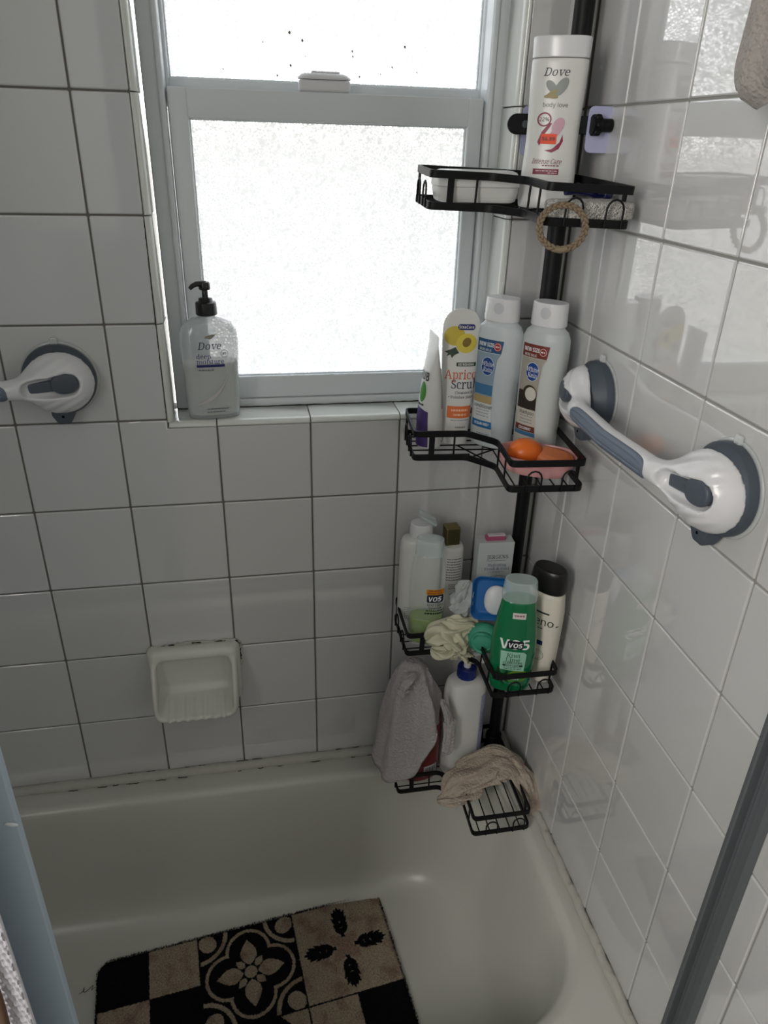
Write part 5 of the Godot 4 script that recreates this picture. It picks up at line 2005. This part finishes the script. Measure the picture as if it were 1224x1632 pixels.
func build_tier_four() -> void:
	var fl := -0.7615
	var prof := shut(lerp_profile([[0.0, 0.036, 0.026, 2.6], [0.03, 0.037, 0.027, 2.6], [0.12, 0.037, 0.027, 2.6], [0.160, 0.034, 0.025, 2.5], [0.180, 0.022, 0.019, 2.3], [0.205, 0.016, 0.016, 2.0]], 5), 0.003)
	var o := bottle("red_bottle", "dark red bottle with a barcode, hidden under the white washcloth", Vector3(-0.2130, fl, 0.0840), 0.20, prof, flat(Color(0.42, 0.04, 0.07), 0.35))
	var lb := MB.new()
	decal(lb, rect(-0.004, 0.012, 0.0260, 0.0400), prof, 0.0006)
	part("barcode_label", lb.done(), flat(Color(0.72, 0.72, 0.74)), o, "white barcode label")
	lb = MB.new()
	for k in 11:
		decal(lb, rect(-0.001 + k * 0.0022, 0.016, -0.001 + k * 0.0022 + (0.0012 if k % 3 else 0.0006), 0.036), prof, 0.0010)
	part("barcode", lb.done(), flat(Color(0.10, 0.08, 0.10)), o)

	prof = shut(lerp_profile([[0.0, 0.0410, 0.0300, 3.2], [0.02, 0.0415, 0.0305, 3.2], [0.12, 0.0415, 0.0305, 3.2], [0.205, 0.0410, 0.0300, 3.0], [0.228, 0.0370, 0.0275, 2.7], [0.236, 0.0260, 0.0220, 2.3], [0.239, 0.0170, 0.0165, 2.0]], 5), 0.003)
	o = bottle("pump_bottle", "large white lotion bottle with a blue pump collar in the lowest basket", Vector3(-0.1270, fl, 0.0760), 0.30, prof, mats["white_hdpe"])
	var blue := flat(Color(0.05, 0.13, 0.42), 0.35)
	var mb := MB.new()
	var rows := []
	for q in [[0.2370, 0.0185], [0.2385, 0.0195], [0.2580, 0.0190], [0.2600, 0.0180]]:
		rows.append(MB.oval(q[0], q[1], q[1], 2.0, 32))
	mb.loft(rows)
	part("pump_collar", mb.done(), blue, o, "blue screw collar")
	mb = MB.new()
	rows = []
	for q in [[0.2590, 0.0075], [0.276, 0.0070], [0.2765, 0.0095], [0.2900, 0.0090], [0.2920, 0.007]]:
		rows.append(MB.oval(q[0], q[1], q[1], 2.0, 20))
	mb.loft(rows)
	mb.tube(PackedVector3Array([Vector3(0.004, 0.286, 0.0), Vector3(0.022, 0.286, 0.003), Vector3(0.031, 0.280, 0.004), Vector3(0.034, 0.262, 0.005)]), 0.0050, 10, false, PackedFloat32Array([1.2, 1.1, 1.0, 0.9]))
	part("pump_head", mb.done(), mats["white_plastic"], o, "white pump head")
	lb = MB.new()
	decal(lb, rect(0.0205, 0.02, 0.0405, 0.200), prof, 0.0006)
	part("label_band", lb.done(), flat(Color(0.60, 0.62, 0.74)), o, "lilac side label")
	lb = MB.new()
	for k in 6:
		decal(lb, PackedVector2Array([Vector2(0.024, 0.150 - 0.009 * k), Vector2(0.037, 0.166 - 0.009 * k), Vector2(0.037, 0.169 - 0.009 * k), Vector2(0.024, 0.153 - 0.009 * k)]), prof, 0.0009)
	decal(lb, PackedVector2Array([Vector2(0.020, 0.004), Vector2(0.0405, 0.004), Vector2(0.0405, 0.05), Vector2(0.037, 0.03), Vector2(0.030, 0.018)]), prof, 0.0008)
	part("dark_print", lb.done(), flat(Color(0.10, 0.11, 0.26)), o)

	# -- white washcloth hung over the red bottle
	o = thing("washcloth", "greyish white terry washcloth draped over the red bottle in the lowest basket", "washcloth", Vector3(-0.2260, -0.7615, 0.0900))
	mb = MB.new()
	rows = []
	var nv := 46
	var nu := 110
	for side in 2:
		for i in nv + 1:
			var v := float(i) / nv if side == 0 else 1.0 - float(i) / nv
			var row := PackedVector3Array()
			for j in nu:
				var a := TAU * j / nu
				var c := cos(a)
				var s := sin(a)      # s > 0 is the front
				var drop := 0.252 - 0.115 * smoothstep(-0.1, 0.9, c) - 0.06 * smoothstep(0.3, -0.8, s)
				drop += 0.010 * sin(a * 3.0 + 1.0)
				var y := 0.297 - drop * pow(v, 1.15)
				var rx := 0.012 + (0.036 + 0.032 * (0.5 - 0.5 * c)) * pow(v, 0.6)
				var rz := 0.010 + 0.034 * pow(v, 0.55)
				var fold := 0.0050 * sin(a * 5.0 + 1.2 + 1.6 * v) + 0.0032 * sin(a * 9.0 - 2.0 * v + 0.6) + 0.002 * sin(a * 2.0 + 9.0 * v)
				fold *= smoothstep(0.02, 0.45, v)
				var bump := 0.0016 * sin(40.0 * v + 7.0 * a) * sin(23.0 * a)
				var inw := 0.0 if side == 0 else -0.0042
				var hem := 0.0016 * smoothstep(0.93, 0.96, v) if side == 0 else 0.0
				row.append(Vector3(c * (rx + fold + inw + hem + bump * 0.4) - 0.009 * (1.0 - v) - 0.006, y, s * (rz + fold + inw + hem + bump * 0.4) + 0.006 * v))
			rows.append(row)
	rows.reverse()
	mb.grid(rows)
	mb.cap(rows[rows.size() - 1], true)
	part("cloth", mb.done(), mats["terry_white"], o)
	# a turned back corner at the top left and a flap on the right
	mb = MB.new()
	cloth_roll(mb, [Vector3(-0.016, 0.292, 0.030), Vector3(-0.032, 0.283, 0.036), Vector3(-0.041, 0.262, 0.037), Vector3(-0.038, 0.240, 0.040)], [0.007, 0.012, 0.011, 0.006], 0.55, 3)
	part("turned_corner", mb.done(), mats["terry_white"], o)
	mb = MB.new()
	cloth_roll(mb, [Vector3(0.036, 0.225, 0.034), Vector3(0.050, 0.190, 0.040), Vector3(0.055, 0.150, 0.044), Vector3(0.050, 0.095, 0.048)], [0.008, 0.012, 0.011, 0.010], 0.6, 5)
	part("side_fold", mb.done(), mats["terry_white"], o)

	# -- beige washcloth over the front of the lowest basket
	o = thing("washcloth", "beige crumpled washcloth lying across the front of the lowest basket", "washcloth", Vector3(-0.10, -0.713, 0.150))
	mb = MB.new()
	cloth_roll(mb, [Vector3(-0.088, -0.012, 0.036), Vector3(-0.062, 0.004, 0.022), Vector3(-0.020, 0.006, 0.010), Vector3(0.020, 0.010, -0.004), Vector3(0.055, 0.012, 0.006), Vector3(0.075, 0.004, 0.024)], [0.014, 0.026, 0.032, 0.036, 0.034, 0.022], 0.50, 9, 1.5)
	part("cloth", mb.done(), mats["terry_beige"], o)
	mb = MB.new()
	cloth_roll(mb, [Vector3(0.058, 0.008, 0.004), Vector3(0.076, 0.002, 0.028), Vector3(0.089, -0.026, 0.054), Vector3(0.093, -0.056, 0.074), Vector3(0.094, -0.088, 0.096)], [0.020, 0.024, 0.019, 0.012, 0.004], 0.45, 12, 1.4)
	part("hanging_corner", mb.done(), mats["terry_beige"], o)
	mb = MB.new()
	cloth_roll(mb, [Vector3(-0.102, -0.022, 0.036), Vector3(-0.080, -0.012, 0.042), Vector3(-0.045, -0.008, 0.042), Vector3(-0.012, -0.004, 0.036)], [0.010, 0.017, 0.017, 0.010], 0.6, 15, 1.6)
	part("front_fold", mb.done(), mats["terry_beige"], o)
	mb = MB.new()
	cloth_roll(mb, [Vector3(-0.055, 0.016, -0.010), Vector3(-0.010, 0.020, -0.022), Vector3(0.030, 0.024, -0.030), Vector3(0.058, 0.020, -0.012), Vector3(0.074, 0.008, 0.014)], [0.007, 0.010, 0.011, 0.010, 0.007], 0.75, 18, 1.5)
	part("back_fold", mb.done(), mats["terry_beige"], o)


func cloth_roll(mb: MB, pts: Array, rad: Array, flatness: float, seed_: int, fold := 1.0) -> void:
	# a crumpled roll of cloth along a curve, with wrinkles that run and drift along it
	var r := RandomNumberGenerator.new()
	r.seed = seed_
	var ph := [r.randf() * TAU, r.randf() * TAU, r.randf() * TAU, r.randf() * TAU]
	var n := 56
	var k := 64
	var rows := []
	var c := Curve3D.new()
	for i in pts.size():
		var t: Vector3 = (pts[mini(i + 1, pts.size() - 1)] - pts[maxi(i - 1, 0)]) * 0.2
		c.add_point(pts[i], -t, t)
	var l := c.get_baked_length()
	for i in n + 1:
		var u := float(i) / n
		var p := c.sample_baked(l * u, true)
		var d := (c.sample_baked(minf(l, l * u + 0.002), true) - c.sample_baked(maxf(0, l * u - 0.002), true)).normalized()
		var side := d.cross(Vector3.UP)
		if side.length() < 0.2:
			side = d.cross(Vector3.BACK)
		side = side.normalized()
		var up := side.cross(d).normalized()
		var f := u * (rad.size() - 1)
		var fi := mini(int(f), rad.size() - 2)
		var rr: float = lerpf(rad[fi], rad[fi + 1], smoothstep(0, 1, f - fi))
		rr *= pow(maxf(0.0, 1.0 - pow(absf(u * 2.0 - 1.0), 9.0)), 0.5) + 0.02
		var row := PackedVector3Array()
		for j in k:
			var a := TAU * j / k
			var w := 1.0 + fold * (0.11 * sin(5.0 * a + ph[0] + 5.0 * u) + 0.07 * sin(8.0 * a + ph[1] - 7.0 * u) + 0.07 * sin(3.0 * a + ph[2] + 13.0 * u))
			var cr := sin(6.0 * a + ph[3] + 9.0 * u + 1.5 * sin(7.0 * u))
			w -= 0.20 * minf(fold, 1.4) * pow(maxf(0.0, cr), 5.0)
			row.append(p + side * (cos(a) * rr * w) + up * (sin(a) * rr * w * flatness))
		rows.append(row)
	mb.loft(rows)


# =====================================================================  mat

func leafy(x: float, y: float, l: float, w: float) -> bool:
	# a petal from the origin along +x
	if x <= 0.0 or x >= l:
		return false
	return absf(y) < w * sin(PI * pow(x / l, 0.8))


func thistle(x: float, y: float) -> bool:
	# dark plant with pointed tufts, growing along +x (units: half tile)
	var ay := absf(y)
	if x > 0.20 and x < 0.62 and ay < 0.022 + 0.02 * sin(x * 9.0):
		return true
	for q in [[0.26, 0.30, 0.55], [0.42, 0.30, 0.60], [0.56, 0.28, 0.55], [0.56, 0.34, 0.0], [0.60, 0.26, 0.28]]:
		var dx: float = x - q[0]
		var a: float = q[2]
		if leafy(dx * cos(a) + ay * sin(a), -dx * sin(a) + ay * cos(a), q[1], 0.058):
			return true
	return false


func mat_dark(u: float, v: float) -> int:      # 1 dark, 0 beige, 2 reddish beige
	# u along the long side from the left, v from the back edge, in tiles (3 x 2)
	var i := int(floor(u))
	var j := int(floor(v))
	var x := (u - i) * 2.0 - 1.0
	var y := (v - j) * 2.0 - 1.0
	if absf(x) > 0.985 or absf(y) > 0.985:
		return 1
	var kind: int = [0, 1, 2, 2, 3, 4][clampi(j * 3 + i, 0, 5)]
	if kind == 0 or kind == 4:
		var q := (x > 0.0) != (y > 0.0)
		return int(q if kind == 4 else not q)
	if kind == 2:
		if thistle(x, y) or thistle(-x, y) or thistle(y, x) or thistle(-y, x):
			return 1
		var px := (absf(x) + absf(y)) * 0.7071
		var py := (absf(x) - absf(y)) * 0.7071
		if leafy(px - 0.02, py, 0.40, 0.12):
			return 2
		return 0
	if kind == 1:
		var r := sqrt(x * x + y * y)
		if r < 0.13:
			return 0
		for q in [[x, y], [-x, y], [y, x], [-y, x]]:
			if leafy(q[0] - 0.15, q[1], 0.55, 0.17):
				return 0
		var dx := (absf(x) + absf(y)) * 0.7071
		var dy := (absf(x) - absf(y)) * 0.7071
		if leafy(dx - 0.15, dy, 0.24, 0.075):
			return 0
		var d := minf(Vector2(absf(x) - 0.45, y).length(), Vector2(x, absf(y) - 0.45).length())
		if d > 0.40 and d < 0.47 and minf(absf(x), absf(y)) > -0.1 and not (d < 0.40):
			return 0
		var cx := 1.0 - absf(x)
		var cy := 1.0 - absf(y)
		var rc := Vector2(cx, cy).length()
		if absf(rc - 0.58) < 0.045:
			return 0
		if Vector2((cx + cy) * 0.7071 - 0.27, (cx - cy) * 0.7071 * 1.15).length() < 0.20:
			return 0
		return 1
	var ax := absf(x)
	var ay := absf(y)
	var star := minf(ax, ay) * 1.9 + maxf(ax, ay)
	if ax + ay > 1.32:
		return int(ax + ay < 1.42)
	return int(star > 0.95 or (star > 0.35 and star < 0.48))


func build_bath_mat() -> void:
	var ya := -1.0720
	var a := Vector3(-0.3049, ya, 0.129)     # back right corner
	var b := Vector3(-0.8784, ya, 0.1917)    # back left corner
	var ex := (a - b).normalized()
	var ez := Vector3(-ex.z, 0, ex.x)
	if ez.z < 0:
		ez = -ez
	var w := 0.578
	var h := 0.388
	var o := thing("bath_mat", "patterned black and beige tile print mat lying in the bathtub", "bath mat")
	o.transform = Transform3D(Basis(ex, Vector3.UP, ez), b + Vector3(0, 0.0005, 0))
	var tw := 576
	var tv := 384
	var im := Image.create_empty(tw, tv, false, Image.FORMAT_RGB8)
	var f := FastNoiseLite.new()
	f.frequency = 0.25
	var f2 := FastNoiseLite.new()
	f2.frequency = 0.02
	f2.seed = 9
	for y in tv:
		for x in tw:
			var g := f.get_noise_2d(x, y)
			var g2 := f2.get_noise_2d(x, y)
			var jx := x + 1.5 * f.get_noise_2d(x + 400, y)
			var jy := y + 1.5 * f.get_noise_2d(x, y + 700)
			var kind := mat_dark(jx / 192.0, jy / 192.0)
			var c := Color(0.075, 0.075, 0.09) if kind == 1 else Color(0.56, 0.47, 0.42) if kind == 2 else Color(0.60, 0.55, 0.48).lerp(Color(0.50, 0.42, 0.37), clampf(g2 * 1.6, 0, 1))
			var k := 1.0 + 0.30 * g
			im.set_pixel(x, y, Color(c.r * k, c.g * k, c.b * k))
	var m := mk("mat_pile", Color.WHITE, 0.95, 0.15)
	m.albedo_texture = ImageTexture.create_from_image(im)
	var mb := MB.new()
	mb.has_uv = true
	var th := 0.0075
	var outline := MB.rrect(Vector3(w / 2, 0, h / 2), w / 2, h / 2, 0.022, 8)
	var rows := []
	for q in [[0.0, 0.0], [0.0, th * 0.7], [0.0015, th], [0.006, th + 0.0004]]:
		var row := PackedVector3Array()
		for p in outline:
			var cc := Vector3(w / 2, 0, h / 2)
			var dd: Vector3 = (p - cc).normalized()
			row.append(p - dd * (q[0] + rng.randf_range(0.0, 0.0012)) + Vector3(0, q[1], 0))
		rows.append(row)
	mb.grid(rows)
	mb.cap(rows[3], true)
	for i in mb.v.size():
		mb.uv[i] = Vector2(mb.v[i].x / w, mb.v[i].z / h)
	part("backing", mb.done(), m, o)
	# the pile: short coloured fibres
	var blade := MB.new()
	var i0 := blade.p(Vector3(-0.00035, 0, 0))
	var i1 := blade.p(Vector3(0.00035, 0, 0))
	var i2 := blade.p(Vector3(0.0002, 0.0026, 0.0006))
	var i3 := blade.p(Vector3(-0.0002, 0.0026, 0.0006))
	blade.quad(i0, i1, i2, i3)
	var mm := MultiMesh.new()
	mm.transform_format = MultiMesh.TRANSFORM_3D
	mm.use_colors = true
	mm.mesh = blade.done()
	var n := 60000
	mm.instance_count = n
	for i in n:
		var x := rng.randf() * w
		var z := rng.randf() * h
		var edge := i % 12 == 0
		if edge:
			match rng.randi_range(0, 2):
				0: z = rng.randf_range(-0.001, 0.002)
				1: x = rng.randf_range(-0.001, 0.002)
				2: x = w - rng.randf_range(-0.001, 0.002)
		var qx := absf(x - w / 2) - (w / 2 - 0.022)
		var qz := absf(z - h / 2) - (h / 2 - 0.022)
		if qx > 0 and qz > 0 and Vector2(qx, qz).length() > 0.0225:
			x = w / 2
			z = h / 2
		var bs := Basis.from_euler(Vector3(rng.randf_range(-0.8, 0.8), rng.randf() * TAU, rng.randf_range(-0.8, 0.8))).scaled(Vector3.ONE * rng.randf_range(0.7, 1.3) * (1.4 if edge else 1.0))
		mm.set_instance_transform(i, Transform3D(bs, Vector3(x, th - 0.0004, z)))
		var c := im.get_pixel(clampi(int(x / w * tw), 0, tw - 1), clampi(int(z / h * tv), 0, tv - 1))
		c = c.srgb_to_linear()
		var k := rng.randf_range(0.7, 1.35)
		mm.set_instance_color(i, Color(c.r * k, c.g * k, c.b * k))
	var pile := MultiMeshInstance3D.new()
	pile.name = "pile"
	pile.multimesh = mm
	var pm := mk("mat_fibre", Color.WHITE, 0.95, 0.15)
	pm.vertex_color_use_as_albedo = true
	pile.material_override = pm
	o.add_child(pile, true)
	pile.set_meta("kind", "stuff")
	# a hair beside the mat
	var hr := thing("hair", "short curled dark hair on the tub floor beside the mat", "hair", Vector3(-0.893, -1.0705, 0.236))
	mb = MB.new()
	var pp := PackedVector3Array()
	for k in 30:
		var t := k / 29.0
		pp.append(Vector3(-0.014 + 0.03 * t + 0.004 * sin(t * 12.0), 0.0008, 0.005 * cos(t * 14.0) - 0.004 * t))
	mb.tube(pp, 0.0004, 5)
	part("strand", mb.done(), mats["hole_shade_and_hair"], hr)


# =====================================================================  towels at the picture's edges

func build_towels() -> void:
	var o := thing("hanging_towel", "crumpled grey towel hanging by the right wall at the top corner", "towel", Vector3(-0.050, 0.446, 0.506))
	var mb := MB.new()
	var rows := []
	var k := 90
	for i in 41:
		var v := i / 40.0
		var row := PackedVector3Array()
		var fat := 1.0 - 0.45 * v
		var rim := pow(1.0 - pow(1.0 - minf(v * 9.0, 1.0), 2.0), 0.5) * 0.9 + 0.1
		for j in k:
			var a := TAU * j / k
			var fold := 1.0 + 0.13 * sin(7.0 * a + 1.0 + 1.4 * v) + 0.07 * sin(13.0 * a + 3.0 * v)
			var lift := 0.010 * sin(a + 0.4) * (1.0 - v) + 0.006 * sin(3.0 * a) * (1.0 - v)
			row.append(Vector3(cos(a) * 0.026 * fat * fold * rim, 0.012 + v * 0.300 + lift, sin(a) * 0.058 * fat * fold * (0.6 + 0.4 * rim)))
		rows.append(row)
	mb.loft(rows)
	part("cloth", mb.done(), mats["terry_grey"], o)
	mb = MB.new()
	mb.tube(PackedVector3Array([Vector3(0.046, 0.315, 0.0), Vector3(0.0, 0.312, 0.0), Vector3(-0.022, 0.314, 0.0), Vector3(-0.030, 0.330, 0.0)]), 0.005, 10)
	part("hook", mb.done(), mats["aluminium"], o)

	# woven towel on the shower door
	o = thing("waffle_towel", "white waffle weave towel with a brown cord trim, hung on the shower door", "towel", Vector3(-0.756, -0.60, 0.722))
	var wm := mk("waffle_white", Color(0.84, 0.83, 0.86), 0.85, 0.3)
	wm.backlight_enabled = true
	wm.backlight = Color(0.3, 0.3, 0.32)
	mb = MB.new()
	rows = []
	var nx := 220
	var ny := 330
	for i in ny + 1:
		var y := 0.80 * i / ny
		var row := PackedVector3Array()
		for j in nx + 1:
			var x := 0.012 - 0.20 * j / nx
			var cellv := absf(sin((x * 0.9 + y * 0.25) * PI / 0.0052)) * absf(sin((y - x * 0.1) * PI / 0.0082))
			row.append(Vector3(x, y, 0.010 - 0.0045 * pow(cellv, 0.7) + 0.006 * sin(x * 40.0)))
		rows.append(row)
	mb.grid(rows, false)
	part("cloth", mb.done(), wm, o)
	mb = MB.new()
	rows = []
	for i in 2:
		rows.append(PackedVector3Array([Vector3(0.012, 0.8 * i, 0.004), Vector3(-0.19, 0.8 * i, 0.004)]))
	mb.grid(rows, false)
	mb.tube(PackedVector3Array([Vector3(-0.19, 0.80, -0.0), Vector3(0.012, 0.80, 0.0)]), 0.0095, 12)
	part("back_layer", mb.done(), wm, o)
	mb = MB.new()
	mb.tube(PackedVector3Array([Vector3(0.012, 0.0, 0.008), Vector3(0.012, 0.4, 0.008), Vector3(0.012, 0.8, 0.008)]), 0.0022, 8)
	part("hem", mb.done(), wm, o)
	mb = MB.new()
	var cord := PackedVector3Array()
	for i in 60:
		var t := i / 59.0
		cord.append(Vector3(-0.006 - 0.0012 * sin(t * 40.0), lerpf(0.0, 0.8, t), 0.0155))
	mb.tube(cord, 0.0038, 10)
	part("cord", mb.done(), mk("brown_cord", Color(0.42, 0.33, 0.27), 0.8, 0.2), o, "brown cord trim")
